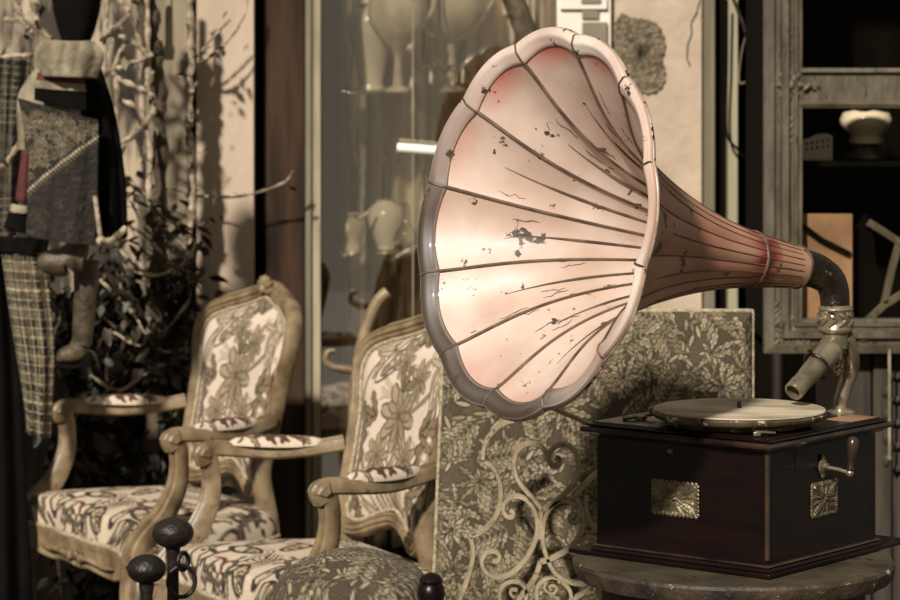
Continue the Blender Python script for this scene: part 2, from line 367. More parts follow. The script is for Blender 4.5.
def print_back():
    w, h = .50, .54; r = Ras(w, h, 620, CREAM); R = np.random.RandomState(21)
    soft = (184, 166, 142); softo = (158, 140, 114)
    for k in range(60):                      # quiet tone-on-tone foliage under the main figures
        x, y, a = R.rand()*w, R.rand()*h, R.rand()*6.28
        r.petal(x, y, a, .045+.03*R.rand(), .024, soft, softo, .08, jag=18)
    for P, w0 in (([(.25, .0), (.22, .12), (.27, .25), (.22, .4)], .005), ([(.24, .1), (.12, .2), (.08, .33), (.15, .44)], .004), ([(.24, .1), (.37, .2), (.42, .33), (.35, .45)], .004),
                  ([(.05, .28), (.03, .38), (.1, .47), (.15, .42)], .006), ([(.3, .3), (.4, .36), (.46, .46)], .005)):
        r.stroke(P, w0, w0*.7, MID, OUT, .002)
    for s_ in (0, 1):
        mx = (lambda x: x) if not s_ else (lambda x: w-x); ma = (lambda a: a) if not s_ else (lambda a: PI-a)
        for a, L in ((2.5, .16), (1.95, .18), (1.35, .19)):
            r.petal(mx(.24), .02, ma(a), L, .075, (214, 198, 178), OUT, .06); r.petal(mx(.24), .035, ma(a), L*.72, .044, (156, 140, 114), OUT, .06, rib=(206, 190, 168)); 
        r.petal(mx(.11), .14, ma(1.75), .17, .11, (118, 104, 80), DK, .05, jag=26)
        r.petal(mx(.107), .155, ma(1.75), .13, .055, (150, 134, 108), OUT, .07, jag=26)
        for t in np.linspace(.2, .75, 6): r.dot(mx(.11-.03*t), .14+.165*t, .0075, CREAM)
        r.stroke([(mx(.07), .30), (mx(.035), .36), (mx(.06), .43), (mx(.12), .40), (mx(.11), .36)], .010, .005, (168, 152, 126), OUT, .003)
        r.stroke([(mx(.11), .47), (mx(.06), .46), (mx(.03), .42)], .008, .004, (168, 152, 126), OUT, .003)
        for a in (.1, .6, 1.1, 1.6): r.petal(mx(.09), .41, ma(a), .085, .028, (172, 156, 130), OUT, .08)
    dotted_leaf(r, .12, .35, .72, .22, .10, fill=(132, 116, 90), oc=DK)
    dotted_leaf(r, .41, .30, 1.5, .19, .075, fill=(150, 134, 108))
    for x, y, rr in ((.25, .29, .080), (.19, .20, .050), (.32, .205, .055), (.31, .37, .05), (.22, .40, .04)): r.rose(x, y, rr, (158, 142, 116), (96, 80, 58), 3, 8, x*9)
    for x, y, a in ((.37, .27, .2), (.16, .28, 2.9), (.28, .44, 1.7), (.36, .14, -.4), (.14, .10, 3.4), (.24, .34, 1.2)):
        for k in (-.7, 0, .7): r.petal(x, y, a+k, .065, .032, (122, 106, 80), DK, .08, jag=18)
    for x, y, a in ((.42, .45, 1.0), (.45, .40, .4), (.46, .12, 1.9), (.05, .46, 2.2), (.44, .25, 1.3), (.40, .50, 2.5)):
        r.petal(x, y, a, .09, .03, DK, None, bend=.8); r.petal(x, y, a+.35, .07, .016, RED, None, bend=.8)
    return r

def print_seat():
    w, h = .92, .80; r = Ras(w, h, 560, (198, 180, 156)); R = np.random.RandomState(12); pts = []
    for k in range(3000):
        p = (R.rand()*w, R.rand()*h)
        if all((p[0]-q[0])**2+(p[1]-q[1])**2 > .062**2 for q in pts): pts.append(p)
    for k, (x, y) in enumerate(pts):
        a = R.rand()*6.28; ca, sa = math.cos(a), math.sin(a); sg = 1 if R.rand() > .5 else -1
        T = lambda u, v: (x+ca*u-sa*v*sg, y+sa*u+ca*v*sg)
        if k % 4 == 0:          # dark seed-head
            r.petal(*T(-.045, 0), a, .11, .078, DK, None); r.petal(*T(-.034, 0), a, .086, .054, (186, 168, 140), None)
            for j in range(26):
                u, v = (R.rand()-.5)*.05, (R.rand()-.5)*.034; r.dot(*T(u, v), .0048, (64, 50, 34))
        elif k % 4 in (1, 2):   # curling acanthus: a scroll with lobes
            t = np.linspace(0, 4.6, 9); rr = .048*(1-t/6.2); P = [T(math.cos(b)*q, math.sin(b)*q) for b, q in zip(t, rr)]
            r.stroke(P, .0075, .004, (96, 80, 58), DK, .002)
            for b, q in list(zip(t, rr))[:7]:
                c0 = T(math.cos(b)*q, math.sin(b)*q); an = math.atan2(c0[1]-y, c0[0]-x)
                r.petal(c0[0], c0[1], an+.5*sg, .034, .020, DK if (k//4) % 2 else (112, 96, 70), (46, 34, 24), .1, jag=12)
        else:                   # ribbon of parallel lines
            for j in range(4):
                P = [T(-.07, -.02+.012*j), T(-.02, .01+.013*j), T(.03, -.01+.012*j), T(.075, .012+.010*j)]
                r.stroke(P, .0040, .0022, (DK, (92, 76, 54), DK, (130, 112, 84))[j])
    for x, y, a in ((.5, .5, .4), (.3, .3, 2.), (.6, .2, 1.2), (.2, .5, .2), (.44, .12, 2.4)):
        r.stroke([(x, y), (x+.05*math.cos(a), y+.05*math.sin(a)), (x+.1*math.cos(a+.4), y+.1*math.sin(a+.4))], .008, .004, RED)
    return r

def print_arm():
    r = Ras(.30, .10, 800, (206, 188, 166))
    r.stroke([(.02, .05), (.08, .075), (.13, .04), (.18, .06), (.27, .045)], .009, .005, (120, 104, 78), DK, .002)
    for x, a in ((.04, .2), (.07, 5.2), (.10, .9), (.20, 5.6), (.23, .6), (.25, 3.6)): r.petal(x, .05, a, .05, .030, (140, 122, 94), DK, .1, jag=16)
    for x in (.12, .15, .18): 
        for a in (.5, 2.4, 4.2): r.petal(x, .05, a+x*9, .040, .024, RED, DK, .12)
    for x, a in ((.05, .8), (.08, 2.), (.22, 1.2), (.24, 2.6), (.06, 4), (.22, 4.6)): r.petal(x, .05, a, .04, .014, DK, None, bend=.5)
    return r

RB, RS, RA = print_back(), print_seat(), print_arm()

# ------------------------------------------------------------------ moulded wood section (rounded with a groove)
MOULD = [(-1, -.7), (-.75, -1), (0, -1), (.75, -1), (1, -.7), (1, .35), (.8, .7), (.55, .78), (.42, .6), (.22, .95), (-.22, .95), (-.42, .6), (-.55, .78), (-.8, .7), (-1, .35)]
ROUND = [(math.cos(t), math.sin(t)) for t in np.linspace(0, 2*PI, 14, endpoint=False)]

# ------------------------------------------------------------------ ARMCHAIR (local: front = -y, x sideways)
def make_armchair():
    root = empty('armchair', (0, 0, 0), 0, True)
    YB = .125; ZB = .50; LEAN = .24
    def bp(x, h, off=0):      # point in the leaned, slightly hollow back plane
        return np.array((x, YB+(h-ZB)*LEAN+off-.9*x*x, h))
    half = [(0, .560), (.07, .545), (.13, .525), (.175, .53), (.198, .58), (.205, .66), (.215, .77), (.230, .84), (.232, .885), (.212, .918), (.165, .940), (.10, .958), (.05, .972)]
    out2 = half+[(0, .985)]+[(-x, z) for x, z in half[:0:-1]]
    outl = crom(out2, 8, True)
    path = np.array([bp(x, z) for x, z in outl])
    nrm = np.array((0, -1, LEAN)); nrm = nrm/np.linalg.norm(nrm)
    sc = np.array([(.0165, .018) for _ in path])
    for i, (x, z) in enumerate(outl):
        if z > .94: sc[i] = (.019, .019)
    m = MB(); m.sweep(path, MOULD, sc, up=nrm, closed=True)
    bf = m.build('back_frame', M['chairwood'], root)
    # crest carving
    m = MB(); c = bp(0, .988, -.016)
    for k in range(5):
        a = PI/2+(k-2)*.55; R_ = np.array(((math.cos(a), 0, -math.sin(a)), (0, 1, 0), (math.sin(a), 0, math.cos(a))))
        m.ball(c+np.array((math.cos(a)*.020, -.004, math.sin(a)*.012)), .017, 12, R_, (1.1, .55, .45))
    m.ball(c+np.array((0, -.01, -.004)), .012, 12)
    for s_ in (-1, 1):
        m.tube(np.array([c+np.array((s_*x, -.002, z)) for x, z in crom([(.01, -.012), (.035, -.006), (.06, -.012), (.085, -.022)], 6)]), np.linspace(.008, .003, 19), 8)
    m.build('crest_carving', M['chairwood'], bf)
    # upholstered back
    cx, cz = 0, .75
    nr, nt = 96, 240
    tt = np.linspace(0, 2*PI, nt, endpoint=False)
    od = outl-np.array((cx, cz)); ang = np.unwrap(np.arctan2(od[:, 1], od[:, 0])); rad = np.hypot(od[:, 0], od[:, 1])
    if ang[-1] < ang[0]: ang, rad = ang[::-1], rad[::-1]
    rr = np.interp(tt, ang % (2*PI), rad, period=2*PI)-.018
    rho = np.linspace(0.004, 1, nr)
    P = np.zeros((nr, nt, 3))
    X = cx+rho[:, None]*rr[None]*np.cos(tt)[None]; Z = cz+rho[:, None]*rr[None]*np.sin(tt)[None]
    bulge = .042*(1-rho**4)[:, None]*np.ones((1, nt))
    P[..., 0] = X; P[..., 1] = YB+(Z-ZB)*LEAN-.9*X*X-bulge-.004; P[..., 2] = Z+bulge*LEAN
    m = MB(); m.grid(P, closed_v=True, col=RB.sample(X+.25, Z-.48), flip=True)
    P2 = P[::6].copy(); P2[..., 1] = YB+(P2[..., 2]-ZB)*LEAN-.9*P2[..., 0]**2+.014
    m.grid(P2, closed_v=True, col=np.tile(lin((150, 136, 106)), (P2.shape[0]*nt, 1)))
    pad = m.build('back_cushion', M['fab_chair'], root)
    m = MB(); m.tube(P[-3]+np.array((0, -.004, 0)), .0045, 8, closed=True); m.build('piping', M['piping'], pad)
    # stiles down + rear legs
    for s_ in (-1, 1):
        top = bp(s_*.195, .56)
        pth = crom([top+np.array((0, .004, .05)), top, (s_*.20, YB+.0, .46), (s_*.205, YB+.012, .36), (s_*.215, YB+.05, .2), (s_*.225, YB+.11, 0.0)], 8)
        m = MB(); m.sweep(pth, MOULD, np.linspace(.024, .015, len(pth)), up=(0, -1, .1)); m.build('rear_leg', M['chairwood'], root)
    # arms
    for s_ in (-1, 1):
        a0 = bp(s_*.222, .70, -.01)
        pth = crom([a0, (s_*.245, .06, .690), (s_*.275, -.02, .684), (s_*.30, -.10, .690), (s_*.306, -.165, .694), (s_*.306, -.185, .68), (s_*.306, -.178, .662)], 10)
        m = MB(); scl = np.array([(.021, .017)]*len(pth)); scl[-20:, 0] = .026; scl[-10:] *= .85
        m.sweep(pth, MOULD, scl, up=(0, 0, 1) if False else np.array([(0, -.02 if k < len(pth)-20 else -.9, 1.0 if k < len(pth)-20 else .5) for k in range(len(pth))]))
        m.ball((s_*.306, -.174, .684), .019, 16, sc=(1.3, 1.05, 1.0)); 
        arm = m.build('arm_rail', M['chairwood'], root)
        # arm pad
        nu, nv = 70, 26; U = np.linspace(0, 1, nu); V = np.linspace(0, PI, nv)
        cl = crom([(s_*.240, .075, .700), (s_*.262, .01, .696), (s_*.283, -.06, .698), (s_*.298, -.12, .702)], 23)[:nu]
        env = np.clip(np.sin(np.clip(U, .002, .998)*PI), 0, 1)**.38
        Pp = np.zeros((nu, nv, 3)); Pp[..., 0] = cl[:, 0:1]+np.cos(V)[None]*.031*env[:, None]; Pp[..., 1] = cl[:, 1:2]; Pp[..., 2] = cl[:, 2:3]+np.sin(V)[None]*.024*env[:, None]-.002
        m = MB(); m.grid(Pp, col=RA.sample(np.tile((1-U)[:, None]*.28+.01, (1, nv)), np.tile(V[None]/PI*.08+.01, (nu, 1))), flip=False)
        m.build('arm_pad', M['fab_chair'], arm)
        # arm support, sweeping forward and down to the rail
        pth = crom([(s_*.306, -.172, .685), (s_*.308, -.160, .64), (s_*.306, -.165, .58), (s_*.304, -.195, .52), (s_*.305, -.235, .48), (s_*.307, -.262, .445), (s_*.305, -.266, .41)], 9)
        w_ = np.interp(np.linspace(0, 1, len(pth)), [0, .2, .5, .8, 1], [.020, .0175, .022, .027, .026])
        m = MB(); m.sweep(pth, MOULD, np.stack([w_, w_*1.15], 1), up=(s_*.25, -1, .25)); m.build('arm_support', M['chairwood'], root)
    # seat plan outline
    hs = [(0, -.268), (.08, -.272), (.16, -.262), (.23, -.272), (.29, -.285), (.325, -.268), (.335, -.22), (.325, -.12), (.30, -.02), (.262, .08), (.235, .13), (.19, .15)]
    plan = crom(hs+[(0, .153)]+[(-x, y) for x, y in hs[:0:-1]], 8, True)
    # seat rail with scalloped lower edge
    n = len(plan); k = np.arange(n)
    cen = plan.mean(0); inn = cen+(plan-cen)*.90
    low = np.zeros(n)
    for i, (x, y) in enumerate(plan):
        if y < -.18: low[i] = .366-.020*math.exp(-(x/.06)**2)+.012*math.cos(abs(x)/.33*2*PI)
        else: low[i] = .372+.014*math.cos((y+.2)/.4*2*PI)
    out = lambda g, z: np.stack([cen[0]+(plan[:, 0]-cen[0])*g, cen[1]+(plan[:, 1]-cen[1])*g, np.ones(n)*z], 1)
    L0 = out(1.0, .425); L1 = out(1.015, .419); L2 = out(1.0, .411); L3 = out(.99, .400)
    L4 = out(.995, 0); L4[:, 2] = low+.012; L5 = out(1.01, 0); L5[:, 2] = low+.004; L6 = out(.99, 0); L6[:, 2] = low; L7 = out(.93, 0); L7[:, 2] = low+.004; L8 = out(.93, .422)
    m = MB(); m.grid(np.stack([L0, L1, L2, L3, L4, L5, L6, L7, L8]), closed_u=True, closed_v=True); rail = m.build('seat_rail', M['chairwood'], root)
    m = MB()
    for dx in (-.03, 0, .03):
        m.ball((dx, -.276, .384+.006*(dx == 0)), .014, 12, sc=(1.2, .5, .8))
    for s_ in (-1, 1):
        m.tube(crom([(s_*.04, -.276, .384), (s_*.09, -.281, .390), (s_*.15, -.272, .380), (s_*.2, -.275, .386)], 6), np.linspace(.007, .003, 19), 8)
    m.build('rail_carving', M['chairwood'], rail)
    # seat cushion
    nr = 110; nt = 260
    ti = np.linspace(0, n, nt, endpoint=False); ox = np.interp(ti, np.arange(n+1), np.append(plan[:, 0], plan[0, 0])); oy = np.interp(ti, np.arange(n+1), np.append(plan[:, 1], plan[0, 1]))
    rho = np.concatenate([np.linspace(.004, .88, nr-26), .88+.12*np.sin(np.linspace(.05, PI/2, 26))])
    X = cen[0]+(ox-cen[0])[None]*rho[:, None]; Y = cen[1]+(oy-cen[1])[None]*rho[:, None]
    hgt = np.where(rho < .88, .515-.022*(rho/.88)**2.2, .493-.070*(1-np.sqrt(np.clip(1-((rho-.88)/.12)**2, 0, 1))))
    Z = np.tile(hgt[:, None], (1, nt))
    P = np.stack([X*(.985), Y*.985, Z], 2)
    # clear the arm supports and back posts by hugging them: slight shrink already applied
    seg = np.linalg.norm(np.diff(P, axis=0), axis=2); arc = np.vstack([np.zeros((1, nt)), np.cumsum(seg, 0)]); q = np.hypot(ox-cen[0], oy-cen[1]); ux, uy = (ox-cen[0])/q, (oy-cen[1])/q
    m = MB(); m.grid(P, closed_v=True, col=RS.sample(cen[0]+ux*arc+.45, cen[1]+uy*arc+.39), flip=True)
    side = np.stack([P[-1], P[-1]*np.array((1.0, 1.0, 0))+np.array((0, 0, .412))], 0); sc_ = RS.sample(np.stack([cen[0]+ux*(arc[-1]+e_)+.45 for e_ in (0, .012)]), np.stack([cen[1]+uy*(arc[-1]+e_)+.39 for e_ in (0, .012)])); m.grid(side, closed_v=True, col=sc_, flip=True)
    seat = m.build('seat_cushion', M['fab_chair'], root)
    m = MB(); m.tube(np.stack([P[-1][:, 0]*1.006, P[-1][:, 1]*1.006, np.ones(nt)*.427], 1), .0055, 8, closed=True); m.build('piping', M['piping'], seat)
    # cabriole front legs
    for s_ in (-1, 1):
        pth = crom([(s_*.292, -.240, .44), (s_*.306, -.256, .39), (s_*.318, -.27, .32), (s_*.31, -.262, .2), (s_*.296, -.248, .1), (s_*.298, -.255, .04), (s_*.318, -.275, .008)], 9)
        w_ = np.interp(np.linspace(0, 1, len(pth)), [0, .25, .6, .85, 1], [.036, .036, .020, .016, .022])
        m = MB(); m.sweep(pth, MOULD, w_, up=(s_*.5, -1, .1)); m.build('front_leg', M['chairwood'], root)
    return root

chair = make_armchair()
chair.location = (-.635, 6.713, 0); chair.rotation_euler = (0, 0, math.radians(-58.5))
tag(chair, 'carved wooden armchair with scroll print upholstery, the farther one beside the hanging boots', 'armchair')
chair2 = copy_tree(chair)
chair2.location = (-.237, 5.945, 0); chair2.rotation_euler = (0, 0, math.radians(-63))
tag(chair2, 'carved wooden armchair with scroll print upholstery, the nearer one next to the tapestry panel', 'armchair')

# ------------------------------------------------------------------ TAPESTRY PANEL
def make_panel():
    D = 5.42; root = empty('tapestry_panel', ((591-450)/FOC*D, D, 0))
    x0, x1 = (428-450)/FOC*D, (752-450)/FOC*D; zt = CAMZ-(311-HOR)/FOC*D
    nx, nz = 310, 420; zb = .24
    U, Z = np.meshgrid(np.linspace(0, 1, nx), np.linspace(0, 1, nz), indexing='ij')
    ras = tapestry(x1-x0, zt, 3)
    e = .030
    x0v = x0+.033*Z                        # the left edge leans in a little towards the top
    X = x0v+(x1-x0v)*U; ZZ = zb+(zt-zb)*Z
    dx = np.minimum(U, 1-U)*(x1-x0); dz = np.minimum(Z, 1-Z)*(zt-zb); d = np.minimum(dx, dz)
    Yb = D-.030*np.sqrt(np.clip(1-(1-np.clip(d/e, 0, 1))**2, 0, 1))
    # rounded top corners
    P = np.stack([X, Yb, ZZ], 2)
    m = MB(); m.grid(P, col=ras.sample(X-x0, ZZ), flip=False)
    ring = np.concatenate([P[:, -1], P[-1, ::-1][1:], P[::-1, 0][1:], P[0, :][1:-1]]); back = ring.copy(); back[:, 1] = D+.035
    m.grid(np.stack([ring, back]), closed_v=True, col=np.tile(lin((120, 106, 80)), (2*len(ring), 1)))
    b = m.n-len(ring); m.f.append(tuple(range(b, b+len(ring)))[::-1]); m.mi.append(0)
    f = m.build('upholstery', M['fab_panel'], root)
    m = MB(); rr = ring.copy(); rr[:, 1] -= .002; m.tube(rr[::3], .0048, 8, closed=True); m.build('cord', M['piping'], f)
    m = MB()
    m.box(((x0+x1)/2, D+.004, zb-.03), (x1-x0-.01, .05, .06)); m.build('bottom_rail', M['brown'], root, bevel=.004)
    for x in (x0+.04, x1-.04):
        m = MB(); m.lathe([(.014, 0), (.02, .01), (.016, .05), (.026, .1), (.022, .17), (.03, .185), (.03, .22)], 20, (x, D+.004, 0)); m.build('foot', M['brown'], root)
    return tag(root, 'tall upholstered panel in dark floral tapestry behind the gramophone horn', 'upholstered panel')
make_panel()

# ------------------------------------------------------------------ IRON SCROLL GRILLE
def make_grille():
    D = 5.20; o = W(530, 600, D); root = empty('iron_grille', (o[0], D, 0))
    def Z(pts, n=9): return np.array([W(420+x/3.75, 440+y/3.75, D) for x, y in crom(pts, n)])
    S = [('heart_scroll', [(440, 68), (450, 78), (463, 74), (471, 52), (455, 26), (420, 13), (385, 22), (361, 50), (353, 90), (359, 130), (377, 165), (406, 200), (440, 238), (458, 262)], 8.5),
         ('heart_scroll', [(508, 68), (520, 70), (522, 88), (506, 98), (488, 88), (482, 62), (497, 34), (530, 16), (565, 26), (589, 60), (595, 100), (586, 140), (560, 182), (520, 222), (482, 250), (458, 262)], 8.5),
         ('scroll_bar', [(338, 262), (350, 272), (345, 288), (326, 286), (312, 262), (316, 236), (340, 215), (368, 211), (400, 225), (428, 262), (440, 310), (437, 360), (418, 412), (385, 460), (345, 498), (300, 514), (262, 505), (237, 477), (234, 446), (252, 422), (282, 418), (298, 434), (290, 454), (272, 452)], 8.5),
         ('scroll_bar', [(580, 282), (566, 284), (562, 300), (576, 309), (592, 295), (594, 264), (574, 236), (537, 226), (500, 242), (472, 282), (461, 332), (463, 392), (480, 450), (510, 500), (555, 530), (610, 540), (650, 525)], 8.5),
         ('curved_bar', [(240, 82), (270, 100), (294, 140), (303, 190), (300, 240), (285, 285), (255, 325), (215, 352), (187, 362)], 9),
         ('curved_bar', [(190, 362), (200, 420), (191, 480), (172, 540), (150, 600), (120, 700), (110, 850), (130, 1000)], 9),
         ('curved_bar', [(236, 72), (240, 30), (256, -8), (286, -42), (322, -66), (352, -72)], 8),
         ('curved_bar', [(450, -150), (520, -110), (590, -80), (668, -40)], 8),
         ('curved_bar', [(680, 112), (640, 145), (600, 185), (578, 212)], 9),
         ('curved_bar', [(578, 212), (600, 240), (612, 290), (605, 342), (580, 387), (540, 420), (492, 445), (452, 458)], 9),
         ('curved_bar', [(452, 456), (434, 510), (402, 560), (365, 602), (300, 680), (240, 800), (230, 1000)], 9),
         ('scroll_bar', [(355, 590), (340, 575), (345, 560), (365, 562)], 6),
         ('scroll_bar', [(300, 600), (300, 565), (318, 540), (345, 529), (375, 535), (395, 556), (398, 590), (380, 640)], 8),
         ('scroll_bar', [(492, 562), (486, 550), (498, 542), (512, 552), (505, 570), (485, 572), (468, 556), (470, 535), (492, 523), (515, 528)], 5),
         ('scroll_bar', [(445, 620), (437, 580), (440, 550), (458, 530), (490, 522), (530, 532), (560, 560), (570, 610)], 8),
         ('curved_bar', [(640, 545), (610, 575), (570, 602), (520, 650), (480, 760), (470, 1000)], 8),
         ('scroll_bar', [(598, 388), (612, 368), (635, 360), (668, 370), (700, 400)], 8),
         ('scroll_bar', [(625, 208), (622, 250), (636, 300), (668, 340), (710, 360)], 8),
         ('upright_bar', [(668, 480), (668, 600), (668, 1000)], 8),
         ('upright_bar', [(458, 262), (452, 300), (449, 370)], 7)]
    for nm, pts, w in S:
        p = Z(pts); hw = w/3.75/FOC*D*1.05
        m = MB(); sec = [(-1, -1), (-.7, -1.0), (.7, -1.0), (1, -1), (1, .75), (.7, 1), (-.7, 1), (-1, .75)]
        m.sweep(p, sec, np.array([(hw, .010)]*len(p)), up=(0, -1, 0)); m.build(nm, M['iron'], root)
    # side posts down to the ground
    for px in (449, 690):
        m = MB(); a = W(px, 700, D); m.box((a[0], D+.004, a[2]/2), (.018, .016, a[2])); m.build('post', M['iron'], root, bevel=.002)
    m = MB(); a = W(449, 706, D); b = W(690, 706, D); m.box(((a[0]+b[0])/2, D+.004, a[2]), (b[0]-a[0], .016, .018)); m.build('cross_bar', M['iron'], root, bevel=.002)
    return tag(root, 'painted wrought iron grille with a heart of scrolls standing before the tapestry panel', 'iron grille')
make_grille()

# ------------------------------------------------------------------ ROUND TABLE
TC = np.array((.464, 4.645)); TZ = .7195
def make_table():
    root = empty('round_table', (TC[0], TC[1], 0)); R = .262
    m = MB(); m.lathe([(.01, TZ-.03), (R-.02, TZ-.03), (R-.008, TZ-.030), (R-.002, TZ-.02), (R, TZ-.006), (R-.003, TZ-.001), (R-.008, TZ), (.01, TZ)], 96, (TC[0], TC[1], 0), wob=lambda th, z: 1+.004*np.sin(th*17)+.003*np.sin(th*29+1))
    top = m.build('table_top', [M['tableedge'], M['tabletop']], root, angle=30)
    for p in top.data.polygons:
        if abs(p.normal.z) > .8: p.material_index = 1
    m = MB(); m.lathe([(.20, TZ-.075), (.215, TZ-.07), (.215, TZ-.0305), (.20, TZ-.03)], 64, (TC[0], TC[1], 0)); m.build('apron', M['planks'], root)
    m = MB(); m.lathe([(.05, .1), (.06, .12), (.04, .2), (.055, .3), (.035, .4), (.045, .5), (.035, .6), (.07, .645)], 32, (TC[0], TC[1], 0)); m.build('pedestal', M['planks'], root)
    for k in range(3):
        a = k*2*PI/3+.5; pth = crom([(TC[0]+r*math.cos(a), TC[1]+r*math.sin(a), z) for r, z in ((.03, .16), (.12, .15), (.2, .07), (.25, .018))], 8)
        m = MB(); m.sweep(pth, MOULD, np.linspace(.028, .018, len(pth)), up=(0, 0, 1)); m.build('leg', M['planks'], root)
    return tag(root, 'small round table with chipped painted top under the gramophone', 'table')
make_table()

# ------------------------------------------------------------------ GRAMOPHONE
GB = np.array((.478, 4.69)); 
F0 = np.array((.499, 4.45)); UL = np.array((-math.cos(math.radians(39)), math.sin(math.radians(39)))); UR = np.array((math.sin(math.radians(39)), math.cos(math.radians(39))))*1.0
SL = .336; SR = .338
GC = F0+UL*SL/2+UR*SR/2
BR = np.stack([np.append(-UL, 0), np.append(UR, 0), np.array((0, 0, 1.))], 1)   # local x: towards front corner from left, local y: to the back right
def gp(a, b, z):          # a along the left face from the front corner, b along the right face
    p = F0+UL*a+UR*b; return np.array((p[0], p[1], z))
root = empty('gramophone', (GC[0], GC[1], TZ+.001))
tag(root, 'antique gramophone with dark wooden box and large scalloped pink and cream horn', 'gramophone')
ZB0, ZB1 = .737, .918
def slab(a0, a1, b0, b1, z0, z1, mm, name, bev=.003, parent=root):
    m = MB(); c = gp((a0+a1)/2, (b0+b1)/2, (z0+z1)/2); m.box(c, (a1-a0, b1-b0, z1-z0), BR); return m.build(name, mm, parent, bevel=bev)
body = slab(.004, SL, .004, SR, ZB0-.002, ZB1, M['wax'], 'cabinet_box', .003)
slab(-.006, SL+.05, -.006, SR+.09, TZ+.001, TZ+.009, M['wax'], 'base_board', .002)
def moulding(name, off, prof, mm, parent):
    """square moulded ring: prof = (outward, z)"""
    m = MB(); ring = []
    for o_, z in prof:
        o_ = o_+off; ring.append([gp(-o_, -o_, z), gp(SL+o_, -o_, z), gp(SL+o_, SR+o_, z), gp(-o_, SR+o_, z)])
    m.grid(np.array(ring), closed_v=True, closed_u=True); return m.build(name, mm, parent, smooth=True, angle=25)
moulding('base_moulding', 0, [(-.01, TZ+.0095), (.004, TZ+.0095), (.005, TZ+.012), (.003, TZ+.016), (-.01, TZ+.016)], M['wax'], root)
moulding('bead', 0, [(-.006, TZ+.0162), (.0012, TZ+.0165), (.003, TZ+.0185), (.0012, TZ+.0205), (-.006, TZ+.021)], M['waxedge'], root)
# corner bead
m = MB(); th = np.linspace(0, 2*PI, 12, endpoint=False); m.tube(np.array([gp(.003, .003, z) for z in np.linspace(ZB0+.012, ZB1-.001, 6)]), .0042, 12); m.build('corner_bead', M['waxedge'], root)
# lid
moulding('lid_moulding', 0, [(-.03, .918), (.004, .918), (.009, .922), (.016, .925), (.018, .929), (.016, .9335), (-.03, .9335)], M['waxedge'], root)
moulding('lid_step', 0, [(-.03, .934), (.008, .934), (.012, .936), (.010, .9385), (.004, .9395), (-.03, .9395)], M['wax'], root)
slab(-.003, SL+.003, -.003, SR+.003, .930, .9415, M['wax'], 'lid_top', .002)
# sunlit patch of the lid at the back right corner, painted as a tan slab
slab(-.002, .05, SR-.085, SR-.004, .9417, .9425, M['tan'], 'sunlit_patch', 0)
# front screw/lock
pL = lambda a, z, d=0: gp(a, -d, z)
def Rface(n):  # columns: along face, up, outward normal
    n = np.append(n, 0.); n /= np.linalg.norm(n); up = np.array((0, 0, 1.)); x = np.cross(up, n); return np.stack([x, up, n], 1)
nL = -UR; nR = -UL
m = MB(); m.lathe([(.001, .004), (.003, .004), (.005, .002), (.006, 0), (.001, 0)][::-1], 14, gp(.188, .0035, .905), Rface(nL)); m.build('screw', M['brass'], root)
# brass plaques
def plaque(c, n, w, h):
    R = Rface(n); m = MB(); nx, ny = 61, 47
    U, V = np.meshgrid(np.linspace(-1, 1, nx), np.linspace(-1, 1, ny), indexing='ij')
    hgt = .0015+np.zeros_like(U)
    for k in range(4):
        a = math.atan2(1, 1)+k*PI/2; ca, sa = math.cos(a), math.sin(a); u = (U*ca+V*sa); v = (-U*sa+V*ca)
        w_ = .30*np.sqrt(np.clip(u*(1.25-u), 0, 1)); leaf = np.clip(1-(np.abs(v)/(w_+1e-3))**2, 0, 1)*(u > 0)*(u < 1.25)
        hgt = np.maximum(hgt, .0015+.0045*leaf*(1-.35*(np.abs(v) < .05)))
        hgt += .0008*leaf*np.sin(v*40)
        a2 = k*PI/2; ca, sa = math.cos(a2), math.sin(a2); u = (U*ca+V*sa); v = (-U*sa+V*ca)
        for dv in (-.14, .14):
            leaf = np.clip(1-((v-dv*u*2)/.1)**2, 0, 1)*np.clip(u*(.95-u)*5, 0, 1); hgt = np.maximum(hgt, .0015+.003*leaf)
    r = np.hypot(U, V); hgt = np.maximum(hgt, .008*np.clip(1-(r/.16)**2, 0, 1)**.5)
    edge = np.maximum(np.abs(U), np.abs(V)); bead = (edge > .86)*(.5+.5*np.sin(np.where(np.abs(U) > np.abs(V), V, U)*42)); hgt = hgt+.002*bead
    P = (R @ np.stack([U*w/2, V*h/2, hgt], 0).reshape(3, -1)).T.reshape(nx, ny, 3)+c
    m.grid(P)
    ring = np.concatenate([P[:, 0], P[-1, 1:], P[-2::-1, -1], P[0, -2:0:-1]]); rb = ring-R[:, 2]*((ring-c) @ R[:, 2])[:, None]-R[:, 2]*.001
    m.grid(np.stack([ring, rb]), closed_v=True)
    # scalloped teeth round the edge
    for k in range(11):
        t = -1+2*(k+.5)/11
        for q in ((t*w/2, h/2), (t*w/2, -h/2)): m.ball(c+R @ np.array((q[0], q[1], .001)), w/22*.95, 8, R, (1, 1, .4))
    for k in range(8):
        t = -1+2*(k+.5)/8
        for q in ((w/2, t*h/2), (-w/2, t*h/2)): m.ball(c+R @ np.array((q[0], q[1], .001)), h/16*.95, 8, R, (1, 1, .4))
    tag(m.build('brass_plaque', M['brass'], root), 'embossed brass leaf plaque')
plaque(gp(.178, .0035, 1.535-(498-60)/2835*4.57), nL, .088, .052)
plaque(gp(.0035, .172, 1.535-(497-60)/2835*4.60), nR, .078, .052)
